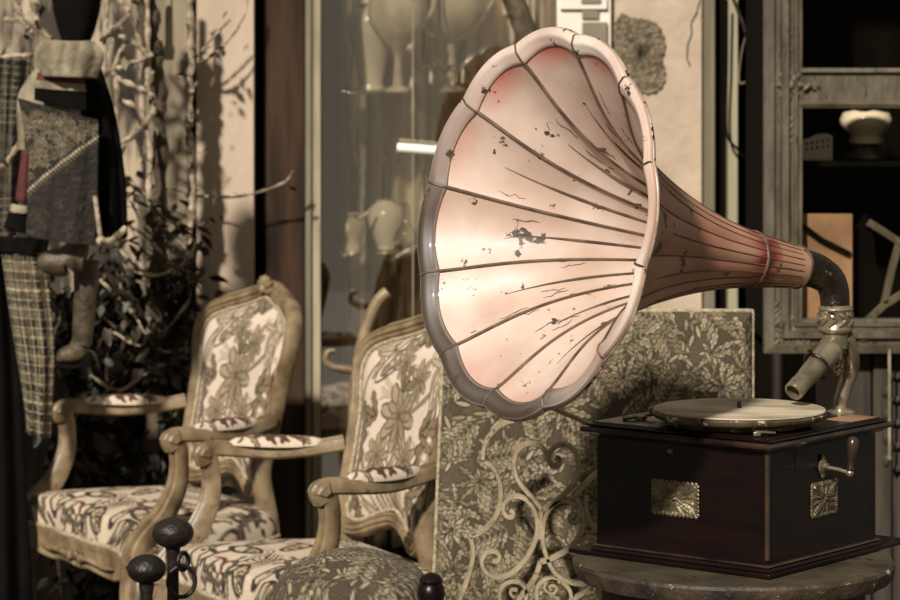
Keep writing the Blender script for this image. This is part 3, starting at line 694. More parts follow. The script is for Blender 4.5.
# crank
cz = 1.535-(466-60)/2835*4.585; cc = gp(.003, .166, cz); Rr = Rface(nR)
m = MB(); m.lathe([(.001, 0), (.013, 0), (.014, .002), (.011, .005), (.006, .006), (.006, .012), (.001, .012)], 8, cc, Rr); m.ball(cc+Rr @ np.array((0, .014, .002)), .006, 10, Rr, (1, 1, .4)); m.ball(cc+Rr @ np.array((0, -.014, .002)), .006, 10, Rr, (1, 1, .4)); m.build('crank_plate', M['brass'], root)
m = MB(); e1 = cc+np.append(nR, 0)*.052+np.array((0, 0, -.006)); e2 = e1+np.array((UR[0]*.012, UR[1]*.012, -.001))
m.tube(np.array([cc, cc+np.append(nR, 0)*.03+np.array((0, 0, -.002)), e1]), .003, 10); m.ball(e1, .0065, 12); cr = m.build('crank_shaft', M['nickel'], root)
hd = np.array((.10, 0, 1)); hd /= np.linalg.norm(hd)
m = MB(); m.lathe([(.002, .002), (.006, .004), (.0065, .008), (.0045, .012), (.006, .022), (.009, .036), (.0105, .046), (.009, .054), (.005, .058), (.001, .059)], 20, e1, frame_from(hd, (1, 0, 0))); m.build('crank_grip', M['waxedge'], cr)
# turntable
TT = np.array((.471, 4.617)); 
m = MB(); m.lathe([(.02, .9425), (.115, .9425), (.118, .945), (.116, .9475), (.02, .9475)], 64, (TT[0], TT[1], 0)); m.build('turntable_rim', M['platter'], root)
m = MB(); m.lathe([(.02, .9475), (.122, .9485), (.138, .954), (.1405, .958), (.1415, .9615), (.139, .9645), (.02, .9645)], 96, (TT[0], TT[1], 0)); tt_ = m.build('turntable', M['platter'], root)
m = MB(); m.lathe([(.003, .9646), (.1385, .9646), (.1405, .966), (.1395, .968), (.003, .9685)], 96, (TT[0], TT[1], 0)); m.build('felt_disc', M['felt'], tt_)
m = MB(); m.lathe([(.0035, .968), (.0035, .978), (.0025, .980)], 14, (TT[0], TT[1], 0)); m.build('spindle', M['nickeldark'], tt_)
# brake lever, clips
c = W(641, 424, 4.68); c[2] = .9425
m = MB(); m.tube(crom([c+np.array((-.03, -.01, .002)), c+np.array((0, 0, .005)), c+np.array((.03, .012, .008)), c+np.array((.05, .02, .006))], 6), .0035, 8); m.lathe([(.001, 0), (.010, 0), (.010, .005), (.006, .008), (.001, .009)], 16, c); m.ball(c+np.array((.018, .012, .014)), .006, 10); m.build('brake_lever', M['nickel'], root)
c = W(757, 433, 4.47); c[2] = .9425
m = MB(); m.box(c+np.array((0, 0, .003)), (.012, .008, .006)); m.tube(np.array([c+np.array((-.002, 0, .006)), c+np.array((.03, .004, .004))]), .002, 8); m.build('speed_lever', M['nickel'], root, bevel=.001)

# ---- tone arm, elbow, support
def wp(px, py, D): return W(px, py, D)
ND = 4.725
m = MB()
pth = crom([wp(797, 266.5, ND-.005), wp(806, 268, ND), wp(818, 272, ND+.005), wp(829, 280, ND+.008), wp(834, 292, ND+.008), wp(835, 308, ND+.006)], 10)
rr_ = np.interp(np.linspace(0, 1, len(pth)), [0, .3, .7, 1], [.0315, .0300, .0260, .0240])
m.tube(pth, rr_, 28); elbow = m.build('elbow', M['nickeldark'], root)
m = MB(); m.tube(np.array([wp(796, 266, ND-.006), wp(798.5, 266.5, ND-.005), wp(801, 267, ND-.004)]), [.0325, .0345, .0325], 28); m.build('elbow_ring', M['nickel'], elbow)
def vlathe(name, px, pys, rs, D, mm, par, n=28, wob=None):
    c = wp(px, pys[0], D); prof = [(r, wp(px, y, D)[2]) for y, r in zip(pys, rs)][::-1]
    m = MB(); m.lathe(prof, n, (c[0], c[1], 0), wob=wob); return m.build(name, mm, par)
ED = ND+.006
col_ = vlathe('collar', 835.5, [305, 307, 309, 311, 315, 325, 328, 330, 332, 334, 340, 348, 352], [.024, .0275, .029, .027, .0255, .0265, .029, .029, .027, .022, .0215, .021, .012], ED, M['nickel'], root)
m = MB()
for k in range(10):
    a = k*2*PI/10; c = wp(835.5, 319, ED)+np.array((math.cos(a)*.0262, math.sin(a)*.0262, 0)); Rk = rotz(a)
    p = [c+Rk @ np.array(q) for q in ((0, -.006, -.011), (.003, 0, -.005), (.001, .006, .001), (.003, .001, .006), (0, -.005, .010))]
    m.tube(crom(p, 4), .0028, 6)
m.build('collar_relief', M['nickel'], col_)
# needle pipe pointing down to the left
a_ = wp(832, 349, ED-.02); b_ = wp(793, 392, ED-.095); ax = b_-a_; LL = np.linalg.norm(ax)
m = MB(); Rf = frame_from(ax)
m.lathe([(.001, -.012), (.016, -.008), (.021, .0), (.0235, .004), (.0235, .008), (.0205, .010), (.0205, .02), (.0155, LL*.80), (.0155, LL*.81), (.0165, LL*.82), (.0165, LL*.98), (.0155, LL), (.0125, LL), (.0125, LL*.85), (.001, LL*.85)], 32, a_, Rf)
m.build('needle_pipe', M['nickel'], root)
m = MB(); cR = a_+ax/LL*.006; th = np.linspace(0, 2*PI, 32, endpoint=False); m.tube(cR+np.stack([np.cos(th), np.sin(th)], 1)@(Rf[:, :2].T)*.0235, .0028, 8, closed=True)
m.tube(np.array([cR+Rf[:, 0]*.02, cR+Rf[:, 0]*.032, cR+Rf[:, 0]*.034+Rf[:, 2]*.006]), .0025, 8); m.build('clamp_ring', M['nickeldark'], root)
# support bracket
BD = 4.765
pth = crom([wp(848, 335, ED), wp(852, 352, ED+.012), wp(852, 368, BD), wp(846, 384, BD), wp(841, 400, BD), wp(840, 412, BD), wp(841, 422.5, BD)], 9)
pth[-1][2] = min(pth[-1][2], .9425)
m = MB(); m.tube(pth, np.interp(np.linspace(0, 1, len(pth)), [0, .3, .6, .85, 1], [.010, .0125, .0125, .011, .013]), 18); m.ball(wp(838, 371, BD-.006), .009, 12); m.ball(wp(834, 368, BD-.01), .005, 10)
m.tube(crom([wp(840, 350, ED), wp(843, 362, BD-.004), wp(839, 371, BD-.006)], 6), .006, 10); m.build('support_arm', M['nickel'], root)
c = wp(841, 420, BD); m = MB(); m.lathe([(.001, .9418), (.024, .9418), (.024, .9445), (.018, .947), (.012, .949), (.001, .949)], 28, (c[0], c[1], 0)); m.build('support_foot', M['nickel'], root)

# ---- horn
M0 = W(537.5, 223, 4.42); N0 = W(800, 267.5, 4.722)
av = N0-M0; HL = np.linalg.norm(av); av = av/HL
e2 = np.array((0, 0, 1.))-av*av[2]; e2 /= np.linalg.norm(e2); e1_ = np.cross(av, e2); e1_ = e1_/np.linalg.norm(e1_)
if e1_[0] < 0: e1_ = -e1_
tk = np.array([0, .02, .05, .10, .16, .24, .34, .46, .60, .74, .88, 1.0]); rk = np.array([.267, .256, .238, .208, .177, .145, .115, .088, .064, .048, .038, .0315])
PH = math.radians(10)
def smooth_interp(x, xs, ys):
    P = crom(np.stack([xs, ys], 1), 20); return np.interp(x, P[:, 0], P[:, 1])
def bul(phi): return np.abs(np.sin(6*(phi-PH)))**.9
def am(t): return np.interp(t, [0, .1, .3, .6, 1], [.046, .055, .05, .035, .0])
def hp(phi, r, s): return M0+av*s+(np.cos(phi)*r)[..., None]*e2+(np.sin(phi)*r)[..., None]*e1_ if np.ndim(r) else M0+av*s+math.cos(phi)*r*e2+math.sin(phi)*r*e1_
NP_ = 12*26; phi = PH+np.linspace(0, 2*PI, NP_, endpoint=False)
ts = np.concatenate([np.linspace(0, .3, 40), np.linspace(.3, 1, 50)[1:]]); rs = smooth_interp(ts, tk, rk)
cream = lin((204, 188, 172)); pink = lin((206, 178, 162)); blush = lin((190, 84, 70)); salmon = lin((192, 146, 120)); deep = lin((112, 30, 26)); flw = lin((236, 220, 206))
def mixc(a, b, t): t = np.clip(t, 0, 1)[..., None]; return a*(1-t)+b*t
B = bul(phi)[None, :]; T = ts[:, None]*np.ones((1, NP_)); Rr2 = rs[:, None]*(1+am(ts)[:, None]*B)
phg = np.tile(phi[None], (len(ts), 1))
def surf(R_, S_): return M0+S_[..., None]*av+(np.cos(phg[:R_.shape[0]])*R_)[..., None]*e2+(np.sin(phg[:R_.shape[0]])*R_)[..., None]*e1_
inner = surf(Rr2, T*HL)
ns = .5+.5*np.sin(phg*5+1)*np.sin(phg*3+T*9)
ci = mixc(np.tile(cream, (len(ts), NP_, 1)), pink, .25+.5*(T > .0)*ns*.8)
ci = mixc(ci, blush, np.clip(1-T/.05, 0, 1)**.8*1.0*(.2+.8*np.clip(np.cos(phg-math.radians(15)), 0, 1))*B)
m = MB(); m.grid(inner, closed_v=True, col=ci, flip=False)
outer = surf(Rr2+.0022, T*HL)
co = mixc(np.tile(salmon, (len(ts), NP_, 1)), lin((172, 120, 96)), ns)
co = mixc(co, deep, np.exp(-((T-.80)/.065)**2)*(.95+.35*np.sin(phg*7+T*40)*np.sin(phg*3)))
co = mixc(co, lin((182, 142, 116)), (T > .87)*.8)
m.grid(outer, closed_v=True, col=co, flip=True)
# flange: bends outward and back from the mouth edge
fs = np.linspace(0, 1, 14)
fr0 = np.interp(fs, [0, .12, .45, .8, 1], [.267, .2685, .284, .299, .2985]); fz = np.interp(fs, [0, .12, .45, .8, 1], [0, -.005, -.017, -.017, -.009])
fb = np.interp(fs, [0, 1], [.050, .026])
Fr = fr0[:, None]*(1+fb[:, None]*B); Fz = fz[:, None]*np.ones((1, NP_))
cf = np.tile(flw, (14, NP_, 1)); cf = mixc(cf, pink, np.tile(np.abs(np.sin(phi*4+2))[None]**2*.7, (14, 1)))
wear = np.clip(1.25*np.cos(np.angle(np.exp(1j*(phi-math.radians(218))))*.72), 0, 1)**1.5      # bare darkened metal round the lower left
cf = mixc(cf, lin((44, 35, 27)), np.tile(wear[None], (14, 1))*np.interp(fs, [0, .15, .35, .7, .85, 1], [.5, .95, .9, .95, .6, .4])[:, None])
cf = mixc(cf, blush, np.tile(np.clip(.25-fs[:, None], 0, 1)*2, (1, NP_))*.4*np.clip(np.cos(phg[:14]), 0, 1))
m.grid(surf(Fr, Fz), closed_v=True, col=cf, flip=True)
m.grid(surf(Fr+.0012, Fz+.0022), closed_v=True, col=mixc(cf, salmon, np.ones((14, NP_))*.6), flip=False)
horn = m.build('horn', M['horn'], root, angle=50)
m = MB(); e = surf(Fr[-1:]+.0006, Fz[-1:]+.001)[0]; m.tube(e, .0028, 8, closed=True); m.build('rim_wire', M['rimwire'], horn)
m = MB(); m.tube(surf(Fr[:1], Fz[:1]-.0004)[0], .0014, 6, closed=True); m.build('mouth_seam', M['rib'], horn)
rs_ = np.random.RandomState(9)
for k in range(26):
    a0 = PH+rs_.uniform(3.3, 6.9); t0 = rs_.uniform(.05, .32); n_ = 8
    pp = []; a_k = a0; t_k = t0
    for i in range(n_):
        rr0 = float(smooth_interp(np.array([t_k]), tk, rk)[0])*(1+np.interp(t_k, [0, .1, .3, .6, 1], [.046, .055, .05, .035, .0])*abs(math.sin(6*(a_k-PH)))**.9)-.0004
        pp.append(M0+av*t_k*HL+math.cos(a_k)*rr0*e2+math.sin(a_k)*rr0*e1_); a_k += rs_.randn()*.012; t_k += .007+.004*rs_.rand()
    m = MB(); m.tube(np.array(pp), np.array([.0003, .0007, .0009, .0006, .001, .0008, .0006, .0003])*rs_.uniform(.7, 1.2), 5); m.build('scratch', M['rib'], horn)
def ribpath(ph, t0, t1, n=40):
    t = np.linspace(t0, t1, n); r = smooth_interp(t, tk, rk)*(1+am(t)*bul(np.array(ph)))
    return np.array([M0+av*a*HL+math.cos(ph)*b*e2+math.sin(ph)*b*e1_ for a, b in zip(t, r)])
for k in range(12):
    ph = PH+k*PI/6
    m = MB(); m.tube(ribpath(ph, .0, .97, 60), np.linspace(.0031, .0015, 60), 8); m.build('rib', M['rib'], horn)
    m = MB(); fp = [M0+av*z+math.cos(ph)*r*e2+math.sin(ph)*r*e1_ for r, z in zip(fr0, fz-.0005)]; m.tube(np.array(fp), .0018, 6); m.build('rim_seam', M['rib'], horn)
for k in range(24):
    ph = PH+k*PI/12; t = np.linspace(.0 if k % 2 == 0 else .3, .96, 60); r = smooth_interp(t, tk, rk)*(1+am(t)*bul(np.array(ph)))+.0028
    m = MB(); m.tube(np.array([M0+av*a*HL+math.cos(ph)*b*e2+math.sin(ph)*b*e1_ for a, b in zip(t, r)]), np.linspace(.0016, .0008, 60)*(1 if k % 2 == 0 else .7), 6); m.build('outer_seam', M['rib'], horn)
for k in range(12):
    ph = PH+(k+.5)*PI/6; t0 = (.16, .11, .2, .14)[k % 4]
    m = MB(); m.tube(ribpath(ph, t0, .80, 50), np.concatenate([np.linspace(.0006, .0028, 14), np.linspace(.0028, .0012, 36)]), 8); m.build('short_rib', M['rib'], horn)
# neck rings
for t_, w_ in ((.80, .0035), (.99, .003)):
    r_ = float(smooth_interp(np.array([t_]), tk, rk)[0])+.002; th = np.linspace(0, 2*PI, 40, endpoint=False)
    m = MB(); m.tube(np.array([M0+av*t_*HL+math.cos(a)*r_*e2+math.sin(a)*r_*e1_ for a in th]), w_, 8, closed=True); m.build('neck_ring', M['rib'], horn)

# ------------------------------------------------------------------ STOOL, POSTS
def make_stool():
    D = 5.28; c = W(352, 600, D); zt = CAMZ-(549-HOR)/FOC*D; rx, ry = .148, .16
    root = empty('footstool', (c[0], D, 0)); nr, nt = 90, 240
    rho = np.concatenate([np.linspace(.005, .7, 60), .7+.3*np.sin(np.linspace(.04, PI/2, 30))]); th = np.linspace(0, 2*PI, nt, endpoint=False)
    sq = (np.abs(np.cos(th))**3+np.abs(np.sin(th))**3)**(-1/3.)
    X = rho[:, None]*np.cos(th)*rx*sq; Y = rho[:, None]*np.sin(th)*ry*sq
    Zh = zt-.035*(rho/.7)**2*(rho < .7)-(rho >= .7)*(.035+.07*(1-np.sqrt(np.clip(1-((rho-.7)/.3)**2, 0, 1))))
    P = np.stack([X+c[0], Y+D, np.tile(Zh[:, None], (1, nt))], 2); ras = tapestry(.4, .4, 11)
    m = MB(); m.grid(P, closed_v=True, col=ras.sample(X+.2, Y+.2)*.85, flip=True)
    low = P[-1].copy(); low[:, 2] -= .03; m.grid(np.stack([P[-1], low]), closed_v=True, col=ras.sample(np.stack([X[-1]+.2]*2), np.stack([Y[-1]+.2, Y[-1]+.17]))*.85, flip=True)
    m.build('cushion', M['fab_panel'], root)
    zb = low[0, 2]; m = MB(); m.box((c[0], D, zb-.028), (rx*1.9, ry*1.9, .058)); m.build('seat_frame', M['brown'], root, bevel=.008)
    for sx in (-1, 1):
        for sy in (-1, 1):
            m = MB(); x, y = c[0]+sx*rx*.78, D+sy*ry*.78; m.lathe([(.014, 0), (.019, .012), (.015, .06), (.022, .2), (.018, .3), (.024, zb-.056)], 18, (x, y, 0)); m.build('leg', M['brown'], root)
    return tag(root, 'stool with domed dark tapestry cushion in front of the nearer armchair', 'stool')
make_stool()
def ball_post(px, py, D, rad, label, ring):
    c = W(px, py, D); root = empty('iron_post', (c[0], D, 0))
    m = MB(); z = c[2]; m.lathe([(.05, 0), (.05, .012), (.02, .03), (.012, .06), (.011, z-.05), (.014, z-.03), (.013, z-rad*.6)], 20, (c[0], D, 0)); m.build('shaft', M['blackiron'], root)
    m = MB(); m.ball(c, rad, 28, sc=(1.05, 1.05, .78)); m.build('knob', M['blackiron'], root)
    if ring:
        def torus(cc, R_, r_, Rm, nm):
            th = np.linspace(0, 2*PI, 32, endpoint=False); m = MB(); m.tube(np.asarray(cc)+(Rm @ np.stack([np.cos(th)*R_, 0*th, np.sin(th)*R_*1.15])).T, r_, 10, closed=True); return m.build(nm, M['blackiron'], root)
        torus(c+np.array((.020, -.014, -.050)), .0135, .0045, rotz(.9), 'link'); torus(c+np.array((.018, -.020, -.086)), .025, .0045, rotz(.25), 'ring')
    return tag(root, label, 'iron post')
ball_post(173, 533, 5.25, .037, 'black iron post with round knob and hanging ring in front of the armchairs', True)
ball_post(146.5, 569, 5.15, .034, 'shorter black iron post with round knob and no ring, left of the ringed one', False)
def knob_post():
    D = 5.08; c = W(431, 587, D); root = empty('turned_post', (c[0], D, 0)); z = c[2]
    m = MB(); m.lathe([(.03, 0), (.03, .02), (.014, .05), (.018, .2), (.012, .35), (.016, z-.05), (.012, z-.032)], 20, (c[0], D, 0)); m.build('shaft', M['wax'], root)
    m = MB(); m.lathe([(.010, z-.034), (.022, z-.028), (.026, z-.012), (.024, z), (.020, z+.006), (.022, z+.012), (.016, z+.021), (.004, z+.026)], 24, (c[0], D, 0)); m.build('knob', M['wax'], root)
    return tag(root, 'dark turned wooden post with small round knob between stool and iron grille', 'wooden post')
knob_post()

# ------------------------------------------------------------------ SETTING
WD = 7.40
def strip(x0, x1, D, mm, name, y0=-120, depth=.10, z0=0.0, bev=.003):
    a = (x0-450)/FOC*D; b = (x1-450)/FOC*D; zt = CAMZ-(y0-HOR)/FOC*D
    m = MB(); m.box(((a+b)/2, D+depth/2, (z0+zt)/2), (b-a, depth, zt-z0)); return m.build(name, mm, bevel=bev)
m = MB(); m.box((0, 3.0, -.05), (9, 14, .1)); struct(m.build('floor', M['ground']))
m = MB(); m.box((0, 8.35, 1.4), (6, .1, 2.8)); struct(m.build('wall_back', M['dark']))
struct(strip(612, 702, WD, M['plaster'], 'wall_right', depth=.35))
struct(strip(196, 254, WD, M['oldwhite'], 'trim_1', depth=.25))
struct(strip(254, 266, WD+.06, M['dark'], 'trim_2', depth=.2))
struct(strip(266, 305, WD, M['brown'], 'trim_3', depth=.2))
struct(strip(704, 715, WD-.02, M['strip'], 'trim_4', depth=.2))
struct(strip(715, 728, WD+.03, M['dark'], 'trim_5', depth=.2))
struct(strip(728, 738, WD-.02, M['striplight'], 'trim_6', depth=.2))
struct(strip(738, 775, WD+.08, M['dark'], 'trim_7', depth=.2))
struct(strip(775, 1000, WD+.02, M['planks'], 'wall_front', depth=.2))
struct(strip(146, 188, WD-.05, M['graypost'], 'trim_8', depth=.12, z0=0))
struct(strip(-60, 146, WD+.2, M['leftwall'], 'wall_left', depth=.1))
struct(strip(-60, 147, WD+.1, M['dark'], 'shade_sheet', y0=300, depth=.09))  # added dark sheet stands in for the deep shade low behind the ivy
struct(strip(188, 196, WD+.06, M['dark'], 'trim_9', depth=.12))
# bare render patch, sunk look: irregular rough relief with a raised lip
def patch():
    D = WD-.001; cx, cy = 640, 54; pts = [(615, 30), (617, 22), (622, 15), (632, 19), (643, 20), (655, 24), (662, 34), (664, 48), (661, 60), (664, 70), (663, 82), (655, 91), (643, 92), (632, 88), (624, 80), (614, 70), (612.5, 52)]
    o = crom(np.array(pts, float), 8, True); n = len(o); rg = np.random.RandomState(4); nr = 26
    P = np.zeros((nr, n, 3)); 
    for i, f in enumerate(np.linspace(.02, 1, nr)):
        q = np.array((cx, cy))+(o-np.array((cx, cy)))*f*(1+.012*np.sin(np.arange(n)*1.7)*(f > .8))[:, None] if False else np.array((cx, cy))+(o-np.array((cx, cy)))*f
        for j in range(n):
            P[i, j] = W(q[j, 0], q[j, 1], D); P[i, j, 1] = D-.002-.006*rg.rand()*(f < .97)
    m = MB(); m.grid(P, closed_v=True, flip=True); m.tube(P[-1]+np.array((0, -.001, 0)), .004+.0015*np.sin(np.arange(n)*1.3), 6, closed=True)
    return struct(m.build('trim_10', M['plaster_dark']))
patch()
# crack line in plaster
m = MB(); m.tube(np.array([W(x, y, WD-.001) for x, y in ((700, 0), (697, 12), (691, 24), (692, 34), (688, 44), (687, 58), (690, 66))]), .0018, 6); struct(m.build('trim_11', M['dark']))

# ------------------------------------------------------------------ GLASS SHOWCASE
def showcase():
    D = WD; x0, x1 = (305-450)/FOC*D, (612-450)/FOC*D; zt = 1.85; zb = .0
    r = empty('window_1', ((x0+x1)/2, D, 0)); struct(r)
    for a, b, d, mm in ((306, 312, -.03, 'strip'), (313, 321, -.02, 'alframe'), (322, 340, .02, 'dark')):
        m = MB(); A, B_ = (a-450)/FOC*D, (b-450)/FOC*D; m.box(((A+B_)/2, D+d+.012, zt/2), (B_-A, .024, zt)); m.build('window_frame', M[mm], r, bevel=.002)
    for a, b in ((550, 556), (535, 540)):
        m = MB(); A, B_ = (a-450)/FOC*D, (b-450)/FOC*D; m.box(((A+B_)/2, D+.0, zt/2), (B_-A, .03, zt)); m.build('window_frame', M['alframe'], r, bevel=.002)
    m = MB(); A, B_ = (322-450)/FOC*D, (560-450)/FOC*D; m.box(((A+B_)/2, D-.02, (zt)/2+.2), (B_-A, .004, zt-.4)); m.build('pane', M['glass'], r)
    m = MB(); A = (413-450)/FOC*D; m.box((A, D-.024, zt/2+.2), (.0035, .004, zt-.4)); m.build('pane_joint', M['alframe'], r)
    m = MB(); m.box(((x0+x1)/2, D+.25, .1), (x1-x0-.02, .5, .2)); m.build('window_sill', M['dark'], r)
    # curtain at the back
    n, k = 240, 40; xs = np.linspace(x0+.05, x1+.2, n); zs = np.linspace(.2, zt, k); X, Z = np.meshgrid(xs, zs, indexing='ij')
    Y = D+.36+.018*np.sin(X*95+.6*np.sin(Z*4))+.012*np.sin(X*41+1)
    m = MB(); m.grid(np.stack([X, Y, Z], 2)); c = m.build('curtain', M['curtain'], solid=.003); tag(c, 'faded patterned curtain hanging at the back of the glass showcase', 'curtain')
    # shelves
    sh = []
    for yy, lb in ((92, 'upper'), (253, 'lower')):
        z = CAMZ-(yy-HOR)/FOC*(D+.05); m = MB(); m.box(((x0+x1)/2+.02, D+.16, z-.004), (x1-x0-.09, .27, .008)); s_ = m.build('glass_shelf', M['crystal'], bevel=.001)
        tag(s_, f'{lb} glass shelf inside the showcase', 'shelf', None); sh.append(z)
        m = MB(); m.box(((331-450)/FOC*D, D+.045, z-.012), (.055, .05, .018)); tag(m.build('shelf_bracket', M['dark']), f'black bracket holding the {lb} glass shelf at the showcase frame', 'bracket', None)
    return sh
Z1, Z2 = showcase()
def lath_thing(name, px, D, z0, prof, mm, label, cat, n=40, sx=1.0, wob=None, tilt=None):
    x = (px-450)/FOC*D; m = MB(); m.lathe([(r*sx, z0+h) for r, h in prof], n, (x, D, 0), wob=wob); return m
PX = (WD+.15)/FOC
def vase(px, D, z0, H, R_, label, mm, shape):
    prof = [(R_*r, H*h) for r, h in shape]; m = lath_thing('vase', px, D, z0+.0005, prof, mm, label, 'vase'); o = m.build('vase', M[mm]); tag(o, label, 'vase'); return o
vase(371, WD+.22, Z1, .235, .066, 'tall pale shouldered vase standing on the upper glass shelf', 'ceramic', [(.55, 0), (.6, .02), (.56, .05), (.5, .1), (.62, .3), (.85, .55), (1, .75), (.95, .86), (.7, .93), (.45, .97), (.5, 1), (.4, 1.0)])
vase(386, WD+.17, Z2, .135, .050, 'cream round-bellied vase with narrow foot on the lower glass shelf', 'ceramic', [(.4, 0), (.48, .02), (.45, .06), (.7, .25), (.95, .5), (1, .68), (.85, .85), (.55, .93), (.5, .98), (.6, 1), (.45, 1)])
# big shells / urns on the upper shelf
def shell_vessel(px, py, D, rad, rot, label):
    c = W(px, py, D); root = empty('goblet_urn', (c[0], D, Z1+.0005)); z0 = Z1+.0005
    m = MB(); hb = c[2]-z0
    m.lathe([(.035, 0), (.036, .006), (.014, .016), (.010, hb*.45), (.02, hb*.62), (rad*.7, hb*.75), (rad*.97, hb*.95), (rad, hb*1.15), (rad*.85, hb*1.5), (rad*.6, hb*1.7), (rad*.5, hb*1.72)], 40, (c[0], D, z0), wob=lambda th, z: 1+.03*np.sin(th*6+z*30))
    m.build('bowl', M['ceramic2'], root)
    m = MB(); pth = crom([(c[0]+s*rad*.9, D-.01, z0+hb*h) for s, h in ((.95, .95), (1.35, 1.2), (1.3, 1.55), (.8, 1.6))], 8); m.tube(pth, .007, 10); m.build('handle', M['ceramic2'], root)
    return tag(root, label, 'urn')
shell_vessel(398, 20, WD+.09, .078, 0, 'footed pale urn with a handle right of the tall vase on the upper shelf')
shell_vessel(452, 12, WD+.20, .095, 0, 'ribbed pale urn farthest right on the upper shelf, close to the horn')
# animal-ish carved jug at the left of lower shelf
def fig():
    D = WD+.09; c = W(351, 235, D); root = empty('figural_jug', (c[0], D, Z2+.0005)); m = MB(); z0 = Z2+.0005
    m.lathe([(.028, 0), (.032, .01), (.026, .03), (.036, .055), (.034, .075), (.018, .09), (.024, .10), (.02, .104)], 28, (c[0], D, z0), wob=lambda th, z: 1+.08*np.sin(th*5+z*80)); m.build('body', M['ceramic2'], root)
    for s_ in (-1, 1):
        m = MB(); m.tube(crom([(c[0]+s_*.02, D, z0+.09), (c[0]+s_*.04, D, z0+.10), (c[0]+s_*.055, D, z0+.115)], 6), np.linspace(.007, .003, 13), 10); m.build('handle', M['ceramic2'], root)
    return tag(root, 'small mottled jug with two horn-like handles at the left of the lower shelf', 'jug')
fig()
def decanter():
    D = WD+.10; x = (406-450)/FOC*D; root = empty('glass_decanter', (x, D, Z2+.0005)); z0 = Z2+.0005; m = MB()
    m.lathe([(.02, 0), (.03, .004), (.034, .03), (.03, .055), (.012, .075), (.010, .10), (.016, .106), (.012, .106)], 20, (x, D, z0)); m.build('bottle', M['crystal'], root)
    m = MB(); m.ball((x, D, z0+.118), .011, 10); m.build('stopper', M['crystal'], root); return tag(root, 'cut glass decanter beside the cream round vase on the lower shelf', 'decanter')
decanter()
def chandelier():
    D = WD+.08; c = W(440, 66, D); root = empty('crystal_lustre', tuple(c)); th = np.linspace(0, 2*PI, 32, endpoint=False)
    m = MB(); m.tube(c+np.stack([np.cos(th)*.075, np.sin(th)*.06, 0*th], 1), .003, 8, closed=True); m.tube(np.array([c+np.array((0, 0, .0)), c+np.array((0, 0, .22))]), .003, 8)
    for k in range(4): a = k*PI/2+.4; m.tube(crom([c+np.array((0, 0, .02)), c+np.array((math.cos(a)*.04, math.sin(a)*.03, -.015)), c+np.array((math.cos(a)*.075, math.sin(a)*.06, 0))], 6), .0028, 8)
    m.build('ring', M['brass'], root)
    for k in range(10):
        a = k*2*PI/10; q = c+np.array((math.cos(a)*.075, math.sin(a)*.06, -.022-.012*(k % 3))); m = MB(); m.lathe([(.001, -.014), (.0065, -.006), (.005, .006), (.001, .016)], 6, q); m.build('crystal_drop', M['white'] if k % 2 else M['crystal'], root)
    return tag(root, 'hanging lustre ring with small glass drops behind the showcase glass', 'lustre')
chandelier()
a_, b_ = W(397, 147.5, 7.2), W(520, 157, 7.2)
root = empty('tube_lamp', tuple((a_+b_)/2)); m = MB(); m.tube(np.array([a_, a_+(b_-a_)*.01, b_]), [.010, .012, .012], 18); m.build('tube', M['white'], root)
m = MB(); m.box(b_+np.array((.01, .06, 0)), (.03, .16, .04)); m.build('end_socket', M['alframe'], root, bevel=.003)
tag(root, 'thin white horizontal tube mounted before the showcase left of the horn', 'tube lamp')
# leaning pole
a_, b_ = W(508, -60, 6.9), np.array((W(800, 400, 5.9)[0]-.06, 6.3, 0.0))
a_ = W(505, -25, 7.2); 
d0 = W(528, 45, 7.15)-W(514, 0, 7.2); d0 = d0/np.linalg.norm(d0); p0 = W(514, 0, 7.2); d0[1] = -.14; d0[0] = .36*abs(d0[2])
tq = p0[2]/abs(d0[2]); 
m = MB(); m.tube(np.array([p0-d0*.25, p0, p0+d0*tq*.5, p0+d0*tq*.998]), [.027, .029, .031, .032], 18, caps=True); tag(m.build('wooden_pole', M['barkdark']), 'thick dark wooden pole leaning behind the top of the horn', 'pole')
# electric box
def ebox():
    D = WD-.03; root = empty('meter_box', tuple(W(586, 60, D)))
    def bx(x0, y0, x1, y1, d, dd, mm, nm, par=root):
        a, b = W(x0, y1, D), W(x1, y0, D); m = MB(); m.box(((a[0]+b[0])/2, D+d-dd/2, (a[2]+b[2])/2), (b[0]-a[0], dd, b[2]-a[2])); return m.build(nm, M[mm], par, bevel=.002)
    bx(557, -80, 611, 62, .03, .03, 'whitebox', 'housing'); bx(560, -40, 607, 9.5, .0, .012, 'whitebox', 'cover')
    bx(582, 10, 599, 19, .0, .008, 'greybox', 'cable_gland'); bx(582, 22, 607, 50, .0, .012, 'greybox', 'junction'); bx(581, -30, 601, 4, -.012, .004, 'greybox', 'switch_strip')
    return tag(root, 'white electrical box with grey junction fixed beside the plaster pillar', 'electrical box')
ebox()
# cables by the pillar
m = MB(); m.tube(crom([W(727, 0, 7.33), W(727, 60, 7.34), W(726, 128, 7.34), W(738, 150, 7.33), (W(758, 170, 7.36))], 10), .0035, 8); tag(m.build('cable', M['cloth_black']), 'thin dark cable running down the pale strip beside the dark gap', 'cable')
m = MB(); m.tube(crom([W(730, -10, 7.3), W(745, 30, 7.3), W(757, 70, 7.3), W(763, 110, 7.32)], 10), .005, 8); tag(m.build('cable', M['blackiron']), 'thicker dark cable slanting across the narrow dark gap', 'cable')
m = MB(); m.tube(crom([W(760, 0, 7.35), W(750, 26, 7.35), W(742, 50, 7.35), (W(739, 81, 7.35)), W(746, 82, 7.34)], 10), .0022, 8); tag(m.build('cable', M['graypost']), 'thin pale wire ending in a hook inside the dark gap', 'wire')

